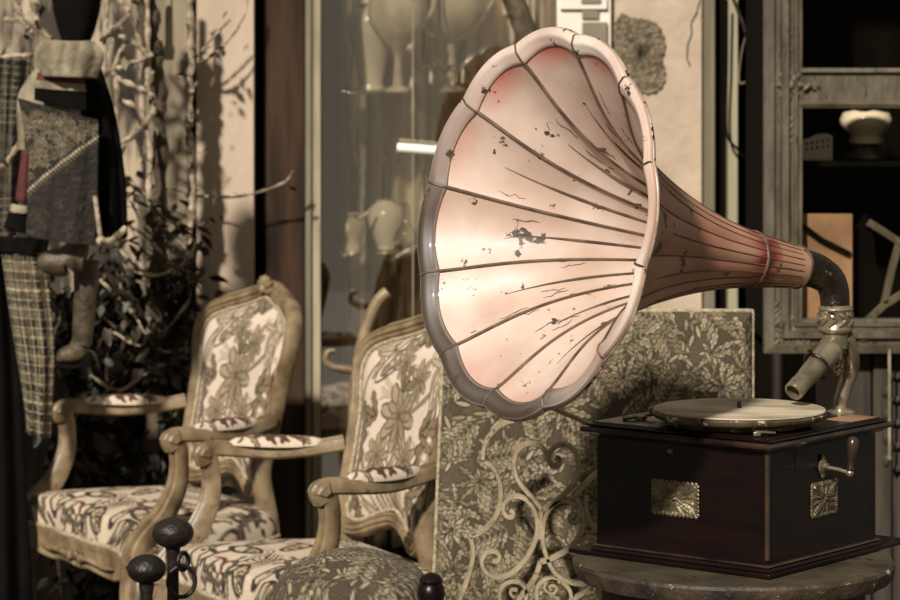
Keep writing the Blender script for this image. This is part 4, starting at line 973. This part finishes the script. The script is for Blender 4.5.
# ------------------------------------------------------------------ ORNATE FRAMED CABINET (right)
def cabinet():
    D = 6.60; s_ = D/FOC; root = empty('display_cabinet', (W(862, 352, D)[0], D+.2, W(862, 352, D)[2]))
    X = lambda p: (p-450)*s_; Zz = lambda p: CAMZ-(p-HOR)*s_
    XR = 985; YT = -170; 
    prof = [(0, .0), (0, -.030), (.25, -.036), (.30, -.028), (.42, -.028), (.46, -.042), (.62, -.044), (.70, -.030), (.76, -.030), (.80, -.036), (.86, -.036), (.9, -.026), (1, -.024), (1, .0)]
    # outer frame, one moulded ring: outer edge -> opening
    m = MB(); ring = []
    for f, d in prof:
        x0, x1 = X(763)+(X(801)-X(763))*f, X(XR)-(X(801)-X(763))*f; z0, z1 = Zz(352)+(Zz(318)-Zz(352))*f, Zz(YT)-(Zz(318)-Zz(352))*f
        ring.append([(x0, D+d, z0), (x1, D+d, z0), (x1, D+d, z1), (x0, D+d, z1)])
    m.grid(np.array(ring), closed_v=True, closed_u=True, flip=True); fr = m.build('outer_frame', M['frame'], root, angle=20)
    m = MB(); cs = [(1, 0), (1, .024), (.8, .030), (.62, .018), (-.62, .018), (-.8, .030), (-1, .024), (-1, 0)]
    zc = Zz(88); hh = (Zz(68)-Zz(108))/2
    m.grid(np.array([[(x, D-d, zc+f*hh) for f, d in cs] for x in (X(799), X(XR-36))]), closed_v=True); cb = m.build('cross_rail', M['frame'], root, angle=20)
    # carved ornament
    m = MB(); rg = np.random.RandomState(2)
    def leafrow(pa, pb, n, sz, amp):
        for i in range(n):
            f = i/(n-1); x = pa[0]+(pb[0]-pa[0])*f; y = pa[1]+(pb[1]-pa[1])*f; sd = 1 if i % 2 else -1
            dx, dy = (pb[0]-pa[0]), (pb[1]-pa[1]); L = math.hypot(dx, dy); nx, ny = -dy/L, dx/L; ang = math.atan2(-(dy), dx)+sd*.7
            c = W(x+nx*sd*amp, y+ny*sd*amp, D); c[1] = D-.030; R_ = roty(-ang)
            m.ball(c, sz*(.7+.5*rg.rand())*(1-.5*abs(f-.5)), 8, R_, (1.6, .55, .6))
    def done(name='carved_ornament'):
        nonlocal m
        m.build(name, M['carving'], fr); m = MB()
    leafrow((786.5, 60), (786.5, 18), 12, .0085, 1.6); done(); leafrow((786.5, 106), (786.5, 168), 18, .0085, 1.6); done(); leafrow((786.5, 10), (786.5, -60), 16, .008, 1.6); done()
    c = W(788, 85, D); c[1] = D-.030; m.ball(c, .014, 14, sc=(1, .7, 1))
    for k in range(8): a = k*PI/4; q = c+np.array((math.cos(a)*.020, 0, math.sin(a)*.026)); m.ball(q, .010, 10, roty(-a), (1.4, .55, .7))
    leafrow((794, 86), (816, 86), 7, .0065, 1.2); done(); leafrow((778, 342), (778, 300), 14, .010, 3.5); leafrow((784, 338), (806, 338), 10, .010, 3.5)
    for k in range(14): q = W(786+rg.randn()*5, 328+rg.randn()*7, D); q[1] = D-.030; m.ball(q, .009, 8, roty(rg.rand()*3), (1.5, .6, .7))
    done(); m.ball(np.array((X(861), D-.030, Zz(338))), .008, 10, sc=(1.5, .5, .8)); m.ball(np.array((X(856), D-.030, Zz(338))), .006, 10, sc=(1.5, .5, .8)); m.ball(np.array((X(866), D-.030, Zz(338))), .006, 10, sc=(1.5, .5, .8))
    done()
    for yy in (71, 104, 321.5):
        for k in range(60): m.ball(np.array((X(803+k*2.6), D-.026 if yy > 300 else D-.026, Zz(yy))), .0028, 6)
        done('bead_row')
    # carcass behind
    m = MB(); z0, z1 = Zz(350), Zz(YT+3); x0, x1 = X(768), X(XR-5); dp = .5; t = .015
    m.box(((x0+x1)/2, D+dp, (z0+z1)/2), (x1-x0, t, z1-z0)); m.box((x0+t/2, D+dp/2, (z0+z1)/2), (t, dp-.0, z1-z0)); m.box((x1-t/2, D+dp/2, (z0+z1)/2), (t, dp, z1-z0)); m.box(((x0+x1)/2, D+dp/2, z0+t/2), (x1-x0, dp, t)); m.box(((x0+x1)/2, D+dp/2, z1-t/2), (x1-x0, dp, t))
    m.build('carcass', M['dark'], root)
    zs = CAMZ-(161-HOR)/FOC*(D+.15)
    m = MB(); m.box(((x0+x1)/2, D+.30, zs-.006), (x1-x0-.032, .36, .012)); m.build('shelf', M['dark'], root)
    for a, b in ((108, 318), (-130, 68)):
        m = MB(); m.box(((X(800)+X(XR-36))/2, D-.006, (Zz(a)+Zz(b))/2), (X(XR-36)-X(800)+.01, .003, Zz(a)-Zz(b)+.01)); m.build('pane', M['glass2'], root)
    m = MB(); m.tube(np.array([W(889.5, 345, 6.57), W(889.5, 458, 6.57)]), .0035, 8); m.ball(W(889.5, 458, 6.57), .006, 8); m.build('pull_cord', M['palecloth'], root)
    tag(root, 'ornate carved frame cabinet with dark glass holding a milk glass lamp', 'display cabinet')
    # contents
    L = empty('oil_lamp', (0, 0, 0)); LD = D+.22; x = (866-450)/FOC*LD; L.location = (x, LD, zs)
    sc_ = LD/FOC; z = zs+.0005
    m = MB(); m.lathe([(.045, 0), (.05, .004), (.048, .012), (.040, .02), (.030, .03), (.034, .036), (.03, .04)], 32, (x, LD, z)); m.build('base', M['brass'], L)
    m = MB(); m.lathe([(.041, .0405), (.042, .05), (.037, .058), (.045, .068), (.060, .082), (.063, .096), (.056, .112), (.042, .122), (.03, .124)], 40, (x, LD, z)); sh = m.build('glass_shade', M['ceramic'], L)
    m = MB(); m.lathe([(.030, .125), (.050, .119), (.052, .122), (.03, .135), (.012, .15), (.010, .2)], 32, (x, LD, z), wob=lambda th, zz: 1+.10*np.sin(th*6)); m.build('cap', M['dark'], L)
    tag(L, 'oil lamp with rounded milk glass shade and dark cap inside the carved cabinet', 'oil lamp')
    xx = (817-450)/FOC*(D+.2); yy = D+.2; B_ = empty('ceramic_plaque', (xx, yy, zs)); m = MB()
    P = [(-.036, 0), (.036, 0), (.036, .058), (.022, .064), (.0, .062), (-.022, .052), (-.036, .05)]; f = np.array([(xx+a, yy-.008, z+b) for a, b in P]); bk = f+np.array((0, .02, 0))
    n = len(P); m.add(np.vstack([f, bk]), [tuple(range(n)), tuple(range(2*n-1, n-1, -1))]+[(i, (i+n), (i+1) % n+n, (i+1) % n) for i in range(n)]); m.build('panel', M['ceramic'], B_, smooth=False)
    for k in range(5):
        for j in range(2): m = MB(); m.box((xx-.026+k*.013, yy-.0085, z+.040-.014*j+.002*k), (.005, .002, .006)); m.build('opening', M['dark'], B_)
    tag(B_, 'small white ceramic house-shaped plaque left of the oil lamp', 'plaque')
    # tan boards leaning at the left, low
    zf = Zz(350)+.0155
    cB = W(822, 260, D+.07); 
    m = MB(); m.box((W(827, 260, D+.03)[0], D+.03, zf+.15), (.118, .012, .30)); tag(m.build('tan_board', M['tan'], bevel=.002), 'pale tan board standing at the lower left inside the carved cabinet', 'board')
    m = MB(); p = np.array([W(803, 226, D+.016), W(822, 240, D+.016), W(850, 254, D+.016)]); m.sweep(p, [(-.006, -.004), (.006, -.004), (.006, .004), (-.006, .004)], up=(0, -1, 0)); tag(m.build('shadow_strip', M['dark']), 'narrow dark strip standing in for a shadow slanting across the tan board', 'shadow strip')  # diagonal shadow on the board, built as a dark strip
    # dark scalloped bracket with pale struts
    S_ = empty('carved_easel', tuple(W(870, 330, D+.1))); DD = D+.085
    pts = crom([(862, 217), (868, 214), (870, 222), (874, 240), (876, 262), (880, 290), (872, 318), (850, 322), (846, 300), (852, 286), (858, 274), (855, 262), (858, 252), (853, 246), (856, 236), (855, 228), (860, 222)], 6, True)
    f = np.array([W(a, b, DD) for a, b in pts]); f = f+0; bk = f+np.array((0, .014, 0)); n = len(f); m = MB()
    m.add(np.vstack([f, bk]), [tuple(range(n)), tuple(range(2*n-1, n-1, -1))]+[(i, (i+n), (i+1) % n+n, (i+1) % n) for i in range(n)]); m.build('scalloped_board', M['dark'], S_)
    for pp in ([(868, 222), (884, 232), (905, 246)], [(899, 243), (892, 268), (884, 304)], [(866, 322), (884, 305), (905, 292)]):
        p = np.array([W(a, b, DD-.012) for a, b in pp]); m = MB(); m.sweep(p, [(-.009, -.006), (.009, -.006), (.009, .006), (-.009, .006)], up=(0, -1, 0)); m.build('strut', M['frame'], S_, bevel=.002)
    tag(S_, 'dark scalloped carved board with angled wooden struts in the lower right of the cabinet', 'easel')
cabinet()
# planked base under the cabinet
def base():
    D = 6.62; root = empty('plank_cupboard', (W(905, 600, D)[0], D+.2, 0)); zt = CAMZ-(353.5-HOR)/FOC*6.56
    X = lambda p: (p-450)*D/FOC
    xs = [(842, 873), (874, 893), (894, 930), (931, 984)]
    for i, (a, b) in enumerate(xs):
        m = MB(); m.box(((X(a)+X(b))/2, D+.25, zt/2-.002), (X(b)-X(a)-.002, .46+.02*(i % 2), zt-.006)); m.build('board', M['planks'], root, bevel=.003)
    m = MB()
    for k in range(14):
        q = np.array((X(898)+.03*math.sin(k*2.1), D+.008, zt-.06-.018*k)); m.ball(q, .011, 8, roty(k), (1.5, .6, .7))
    m.build('carving', M['planks'], root)
    tag(root, 'dull brown plank cupboard standing under the carved frame cabinet', 'cupboard')
base()

# ------------------------------------------------------------------ BENTWOOD STAND behind the nearer chair
def bent():
    D = 6.55; root = empty('bentwood_stand', (W(372, 400, D)[0], D, 0))
    m = MB(); m.tube(crom([W(388, 292, D), W(379, 300, D), (W(370, 318, D)), W(362, 345, D), W(357, 372, D), W(354, 420, D), W(356, 480, D), np.array((W(360, 500, D)[0], D, 0.0))], 10), .0145, 14); m.build('curved_post', M['chairwood'], root)
    m = MB(); m.tube(crom([W(335, 350.5, D), W(328, 352, D), W(326, 361, D), W(334, 367, D), W(347, 369, D), W(358, 371, D)], 10), np.interp(np.linspace(0, 1, 51), [0, .3, 1], [.006, .008, .012]), 12); m.build('hook', M['chairwood'], root)
    m = MB(); m.lathe([(.10, 0), (.10, .012), (.03, .02)], 28, (W(360, 500, D)[0], D, 0)); m.build('foot', M['brown'], root)
    return tag(root, 'pale bentwood stand with curved top and side hook behind the nearer armchair', 'stand')
bent()

# ------------------------------------------------------------------ LEFT: VINES
def leaf_geo(m, c, size, yaw, pitch, roll, w=.42):
    u = np.linspace(0, 1, 6); hw = np.array([0.02, .7, 1, .85, .5, 0.02])*w*size/2*1.2
    R_ = rotz(yaw) @ rotx(pitch) @ roty(roll); V = []
    for i in range(6):
        y = u[i]*size; z = -.18*size*(u[i]-.2)**2
        for s_ in (-1, 0, 1): V.append(R_ @ np.array((s_*hw[i], y, z+(.12*size*w*abs(s_)))))
    V = np.array(V)+c; F = []
    for i in range(5):
        for j in range(2): a = i*3+j; F.append((a, a+1, a+4, a+3))
    m.add(V, F)
def vine(name, paths, rad, mm, leaves, lm, label, lsize=(.035, .06), cat='vine', seed=1, stufflab=None):
    rg = np.random.RandomState(seed); p0 = paths[0][0]; root = empty(name, (p0[0], p0[1], 0 if p0[2] < .3 else p0[2]))
    allp = []
    for pp in paths:
        q = crom(np.array(pp), 10); q = q+rg.randn(*q.shape)*rad*.13; allp.append(q)
        m = MB(); m.tube(q, rad*(1+.25*np.sin(np.arange(len(q))*.9+rg.rand()*6)), 8); m.build('stem', M[mm], root)
    if leaves:
        m = MB()
        for i in range(leaves):
            q = allp[rg.randint(len(allp))]; c = q[rg.randint(len(q))]+rg.randn(3)*np.array((.03, .03, .03))
            c[1] = min(c[1], WD-.12)
            leaf_geo(m, c, lsize[0]+(lsize[1]-lsize[0])*rg.rand(), rg.rand()*6.28, -rg.rand()*1.1, rg.randn()*.6)
        m.build('leaves', M[lm], root)
    return tag(root, label, cat)
G = lambda px, D=7.2: np.array(((px-450)/FOC*D, D, 0.0))
V_ = lambda *a: [W(x, y, d) for x, y, d in a]
# dense dark foliage behind the far chair
rg = np.random.RandomState(5)
paths = []
for k in range(13):
    x = 66+k*10.5; paths.append([G(x, 7.2)]+[W(x+rg.randn()*12, y, 7.18+rg.randn()*.04) for y in (560, 500, 450, 400, 350, 300+rg.rand()*30, 250+rg.rand()*40)])
vine('ivy_bush', paths, .004, 'barkdark', 1500, 'leaf', 'dense dark ivy growing behind the farther armchair', (.03, .06), 'ivy', 6)
paths = [V_((110, 330, 7.1), (140, 345, 7.08), (165, 330, 7.08), (190, 300, 7.1)), V_((100, 280, 7.1), (130, 310, 7.08), (160, 350, 7.08), (195, 345, 7.1)), V_((120, 250, 7.1), (150, 275, 7.08), (185, 262, 7.1), (196, 240, 7.1)), V_((90, 375, 7.1), (120, 390, 7.1), (160, 365, 7.1), (190, 370, 7.1)), V_((120, 170, 7.1), (140, 190, 7.08), (165, 215, 7.08), (186, 235, 7.1)), V_((104, 200, 7.1), (125, 222, 7.08), (150, 240, 7.08), (180, 275, 7.1))]
vine('climbing_vine', paths, .004, 'bark', 280, 'leaf2', 'paler leafy vine trailing over the dark ivy beside the grey post', (.03, .055), 'vine', 9)
paths = [V_((185, 196, 7.3), (205, 196, 7.3), (235, 197, 7.28), (262, 191, 7.28), (285, 182, 7.26), (293, 171, 7.25))]
vine('vine_tendril', paths, .0035, 'bark', 5, 'leaf', 'single thin tendril crossing the pale pillar near its middle', (.02, .03), 'vine', 3)
paths = [V_((192, 62, 7.3), (203, 50, 7.28), (214, 36, 7.27), (224, 26, 7.27), (230, 20, 7.27)), V_((196, 66, 7.3), (215, 54, 7.28), (235, 32, 7.28), (246, 10, 7.28), (247, -8, 7.28)), V_((198, 64, 7.3), (208, 57, 7.27), (216, 52, 7.27))]
vine('vine_tendril', paths, .003, 'bark', 8, 'leaf2', 'forked thin twigs against the top of the pale pillar', (.02, .035), 'vine', 4)
# pale vine with thick joints running up the post
paths = [V_((190, -10, 7.25), (191, 30, 7.25), (191, 60, 7.25), (190, 90, 7.25), (189, 130, 7.25), (193, 165, 7.25), (190, 230, 7.25), (186, 300, 7.25), (186, 420, 7.25), (186, 640, 7.25))]
vine('knotted_vine', paths, .010, 'bark', 40, 'palecloth', 'pale knotted climbing stem with dry leaves up the edge of the pillar', (.015, .03), 'vine', 8)
# twisted woody branches at the upper left
paths = [V_((100, 40, 7.05), (112, 30, 7.03), (128, 16, 7.05), (122, 2, 7.05), (112, -10, 7.05)), V_((100, 40, 7.05), (120, 36, 7.05), (143, 50, 7.05), (146, 60, 7.05)), V_((108, 68, 7.04), (116, 80, 7.04), (117, 120, 7.05)), V_((117, 78, 7.04), (134, 86, 7.02), (152, 96, 7.04), (154, 108, 7.04), (149, 118, 7.04), (130, 138, 7.06), (100, 150, 7.08)), V_((118, 68, 7.04), (135, 62, 7.03), (152, 55, 7.05)), V_((112, 72, 7.04), (124, 45, 7.04)), V_((106, -10, 7.06), (106, 40, 7.06), (104, 80, 7.06)), V_((147, -10, 7.06), (148, 40, 7.06), (147, 85, 7.06)), V_((120, 100, 7.06), (140, 112, 7.06), (150, 150, 7.06), (148, 200, 7.06))]
vine('twisted_branch', paths, .0068, 'bark', 14, 'palecloth', 'twisted pale woody branches beside the hanging costume', (.02, .04), 'branch', 12)
paths = [V_((150, -20, 7.1), (152, 30, 7.1), (158, 80, 7.12), (160, 160, 7.14), (158, 240, 7.14), (157, 330, 7.14), (150, 470, 7.14)), V_((155, 50, 7.1), (145, 20, 7.1), (140, -20, 7.1))]
vine('tree_trunk', paths, .020, 'barkdark', 0, 'leaf', 'dark slim tree trunk rising in front of the grey post', cat='tree')
m = MB(); m.tube(np.array([W(169, -30, 7.22), W(169, 48, 7.22)]), .010, 14); m.tube(np.array([W(169, 46, 7.22), W(169, 50, 7.22), W(169, 60, 7.22)]), [.013, .015, .012], 14); tag(m.build('drain_pipe', M['alframe']), 'short pale pipe hanging down beside the tree trunk at the top', 'pipe')
# rough pale stones / bark lumps behind, upper left corner
paths = [V_((8, -10, 6.95), (20, 12, 6.95), (36, 26, 6.95), (52, 40, 6.95)), V_((4, 20, 6.95), (22, 22, 6.95), (34, 36, 6.95)), V_((-10, 62, 6.9), (10, 56, 6.9), (30, 55, 6.9), (40, 48, 6.9)), V_((28, -10, 6.95), (34, 10, 6.95), (40, 30, 6.95)), V_((-8, 100, 6.85), (6, 84, 6.85), (22, 72, 6.85)), V_((-6, 175, 6.6), (8, 160, 6.6), (20, 142, 6.6))]
vine('twisted_branch', paths, .0065, 'bark', 20, 'leaf2', 'pale branches crossing the upper left corner behind the costume', (.03, .05), 'branch', 15)

# ------------------------------------------------------------------ LEFT: HANGING COSTUME
def cloth(name, corners, D, nx, ny, fold, colfn=None, mm='cloth_black', parent=None, solid=.006, phase=0, bulge=0.0):
    """corners: left edge polyline and right edge polyline in photograph coordinates"""
    Lp, Rp = crom(np.array(corners[0], float), 10), crom(np.array(corners[1], float), 10)
    def res(P, n): d = np.concatenate([[0], np.cumsum(np.linalg.norm(np.diff(P, axis=0), axis=1))]); t = np.linspace(0, d[-1], n); return np.stack([np.interp(t, d, P[:, 0]), np.interp(t, d, P[:, 1])], 1)
    A, B_ = res(Lp, ny), res(Rp, ny); P = np.zeros((nx, ny, 3)); u = np.linspace(0, 1, nx); v = np.linspace(0, 1, ny)
    for i in range(nx):
        q = A*(1-u[i])+B_*u[i]
        P[i, :, 0] = (q[:, 0]-450)/FOC*D; P[i, :, 2] = CAMZ-(q[:, 1]-HOR)/FOC*D
        P[i, :, 1] = D-bulge*math.sin(PI*u[i])+fold*np.sin(u[i]*14+phase+v*1.5)*(.3+.7*v)+fold*.5*np.sin(u[i]*29+v*3)
    m = MB(); U, V2 = np.meshgrid(u, v, indexing='ij')
    m.grid(P, col=None if colfn is None else colfn(U, V2), flip=True); return m.build(name, M[mm], parent, solid=solid)
def plaid(s=1, dark=1):
    def f(U, V):
        base = np.tile(lin((112, 99, 74)), U.shape+(1,))
        a = (np.sin(U*26*s+V*1.2+.5*np.sin(V*9)) > .0).astype(float); b = (np.sin(V*52*s+.8*np.sin(U*5)) > .0).astype(float); k = (.5*a+.5*b)[..., None]
        c = base*(1-k)+np.tile(lin((26, 21, 14)), U.shape+(1,))*k
        l = ((np.abs(np.sin(U*30*s+1.2)) > .985) | (np.abs(np.sin(V*62*s+1.2)) > .985))[..., None]
        return (c*(1-l)+lin((176, 162, 130))*l)*dark
    return f
root = empty('plaid_trousers', tuple(W(28, 440, 6.66)))
cloth('trouser_leg', ([(1, 250), (8, 300), (18, 360), (26, 412), (27, 432)], [(44, 252), (50, 300), (54, 350), (52, 400), (50, 438)]), 6.66, 90, 200, .006, plaid(), 'cloth_dye', root, bulge=.03)
cloth('waistband', ([(-4, 236), (0, 252)], [(50, 236), (46, 252)]), 6.65, 30, 8, .003, None, 'cloth_black', root, bulge=.03)
tag(root, 'light plaid trousers hanging below the dark costume at the left', 'trousers')
root = empty('plaid_shirt', tuple(W(15, 240, 6.75)))
cloth('shirt_body', ([(-20, 55), (-22, 140), (-20, 240)], [(30, 60), (28, 110), (22, 235)]), 6.78, 90, 180, .012, plaid(1.3, .42), 'cloth_dye', root, bulge=.03)
tag(root, 'dark plaid shirt hanging at the left edge behind the branches', 'shirt')
cc_ = cloth('dark_coat', ([(-40, 235), (-45, 400), (-50, 640)], [(6, 240), (20, 400), (34, 640)]), 6.72, 60, 60, .014, None, 'cloth_black', None, bulge=.04)
tag(cc_, 'plain black coat hanging at the far left below the plaid shirt', 'coat')

def embro(U, V):
    rg = np.random.RandomState(1); r = Ras(.2, .34, 700, (36, 30, 21))
    for k in range(60):
        x, y, a = rg.rand()*.2, rg.rand()*.34, rg.rand()*6.28
        r.stroke([(x, y), (x+.02*math.cos(a), y+.02*math.sin(a)), (x+.03*math.cos(a+1), y+.03*math.sin(a+1))], .0028, .0016, (70, 60, 43))
    for k in range(260):
        x = rg.rand()*.2; y = rg.rand()*(.26-x*.9)
        if y < .02: y = rg.rand()*.1
        if y+x*.9 < .21: r.rose(x, y, .008+.007*rg.rand(), (158, 144, 114), (46, 38, 26), 2, 5)
    for k in range(26):
        x = k*.008; y = .235-x*.95
        if y > 0: r.dot(x, y, .005, (186, 172, 138)); r.dot(x, y+.012, .0035, (120, 108, 82))
    return r.sample(U*.2, V*.34)
def costume():
    D = 6.55; root = empty('hanging_costume', tuple(W(65, 250, D)))
    cloth('dark_cloak', ([(62, 60), (76, 110), (82, 180), (86, 244)], [(97, 55), (112, 110), (122, 180), (124, 236)]), D+.03, 40, 60, .010, None, 'cloth_black', root, solid=.02, bulge=.04)
    cloth('torso', ([(44, 64), (28, 84), (20, 104), (22, 150)], [(80, 68), (88, 84), (92, 110), (94, 150)]), D+.02, 50, 40, .003, None, 'palecloth', root, solid=.02, bulge=.06)
    cloth('embroidered_panel', ([(18, 98), (24, 130), (26, 190), (25, 236)], [(98, 120), (98, 150), (97, 200), (95, 246)]), D-.075, 130, 190, .003, embro, 'cloth_dye', root, solid=.006, bulge=.02)
    cloth('black_band', ([(35, 88), (35, 100)], [(86, 92), (87, 112)]), D-.085, 20, 8, .001, None, 'cloth_black', root, solid=.008, bulge=.01)
    cloth('white_band', ([(36, 80), (35, 88)], [(85, 84), (86, 92)]), D-.09, 20, 8, .001, None, 'palecloth', root, solid=.008, bulge=.01)
    cloth('red_band', ([(38, 72), (37, 80)], [(84, 75), (85, 84)]), D-.088, 20, 8, .001, None, 'red', root, solid=.008, bulge=.01)
    cloth('collar', ([(44, 40), (35, 54), (44, 76)], [(94, 42), (103, 56), (96, 78)]), D-.11, 50, 20, .004, None, 'palecloth', root, solid=.010, bulge=.03)
    cloth('red_cuff', ([(24, 150), (17, 200)], [(30, 150), (27, 204)]), D-.07, 10, 10, .001, None, 'red', root, solid=.01, bulge=.01)
    cloth('white_cuff', ([(13, 204), (11, 212)], [(27, 206), (27, 214)]), D-.075, 10, 6, .001, None, 'palecloth', root, solid=.012, bulge=.01)
    cloth('black_cuff', ([(11, 211), (5, 228)], [(27, 214), (27, 234)]), D-.07, 10, 6, .001, None, 'cloth_black', root, solid=.012, bulge=.01)
    # dark pear-shaped hood above
    c = W(76, 20, D-.03); zf = lambda y: W(0, y, D)[2]
    m = MB(); m.lathe([(.03, zf(44)), (.042, zf(30)), (.052, zf(12)), (.058, zf(-5)), (.05, zf(-22)), (.03, zf(-40)), (.01, zf(-48))], 30, (c[0], c[1], 0), wob=lambda th, z: 1+.05*np.sin(th*5)); m.build('hood', M['cloth_black'], root)
    m = MB(); a, b, e = W(95, 196, D-.09), W(101, 241, D-.09), W(126, 228, D-.06)
    m.tube(crom([a, W(98, 220, D-.09), b], 6), .0055, 8); m.tube(crom([b, W(112, 240, D-.08), e], 6), .0075, 8); m.ball(b, .012, 10); m.build('pale_stick', M['bark'], root)
    return tag(root, 'hanging theatrical costume with black hood, pale collar and embroidered panel', 'costume')
costume()
def boots():
    D = 6.60; first = None
    for i, (shaft, foot, lab) in enumerate((([(86, 262), (85, 300), (82, 345)], [(82, 345), (76, 352), (64, 356), (58, 361)], 'brown leather boot hanging upright with toe down left below the costume'),
                                             ([(84, 258), (74, 256), (66, 262)], [(66, 262), (56, 262), (46, 262), (38, 262)], 'brown leather boot hanging sideways above the upright boot'))):
        DD = D-.065*i; root = empty('leather_boot', tuple(W(*foot[-1], DD)))
        p = crom([W(x, y, DD) for x, y in shaft], 8); m = MB()
        m.tube(p, np.interp(np.linspace(0, 1, len(p)), [0, .5, 1], [.030, .027, .023] if i == 0 else [.030, .034, .034]), 20); m.build('shaft', M['leather'], root)
        q = crom([p[-1]]+[W(x, y, DD) for x, y in foot[1:]], 8); m = MB(); th = np.linspace(0, 2*PI, 20, endpoint=False)
        m.tube(q, np.interp(np.linspace(0, 1, len(q)), [0, .25, .7, 1], [.026, .026, .018, .006] if i == 0 else [.033, .034, .026, .010]), 20); m.build('foot', M['leather'], root)
        if i == 0:
            sp = crom([W(88, 363, DD), W(76, 366, DD), W(66, 366, DD), W(56, 364, DD)], 6); m = MB(); m.sweep(sp, [(-.020, -.004), (.020, -.004), (.020, .004), (-.020, .004)], up=(0, 0, 1)); m.box(W(87, 359, DD), (.02, .034, .03)); m.build('sole', M['cloth_black'], root, bevel=.002)
        m = MB(); th = np.linspace(0, 2*PI, 24, endpoint=False); Rf = frame_from(p[1]-p[0]); m.tube(p[0]+np.stack([np.cos(th), np.sin(th)], 1) @ Rf[:, :2].T*.030, .004, 8, closed=True); m.build('cuff', M['leather'], root)
        tag(root, lab, 'boot')
boots()

for o in list(bpy.data.objects):
    if '_local' in o: del o['_local']
for kind, grp in (('armchair', 'carved armchairs with scroll print upholstery'), ('leather_boot', 'boots hanging below the costume'), ('iron_post', 'ball-topped iron posts'),
                  ('glass_shelf', 'glass shelves of the showcase'), ('shelf_bracket', 'black shelf brackets'), ('vase', 'cream vases in the showcase'), ('goblet_urn', 'pale urns on the upper shelf'),
                  ('vine_tendril', 'thin tendrils on the pale pillar'), ('twisted_branch', 'twisted pale branches'), ('cable', 'cables in the dark gap')):
    for o in bpy.data.objects:
        if o.parent is None and o.name.split('.')[0] == kind: o['group'] = grp
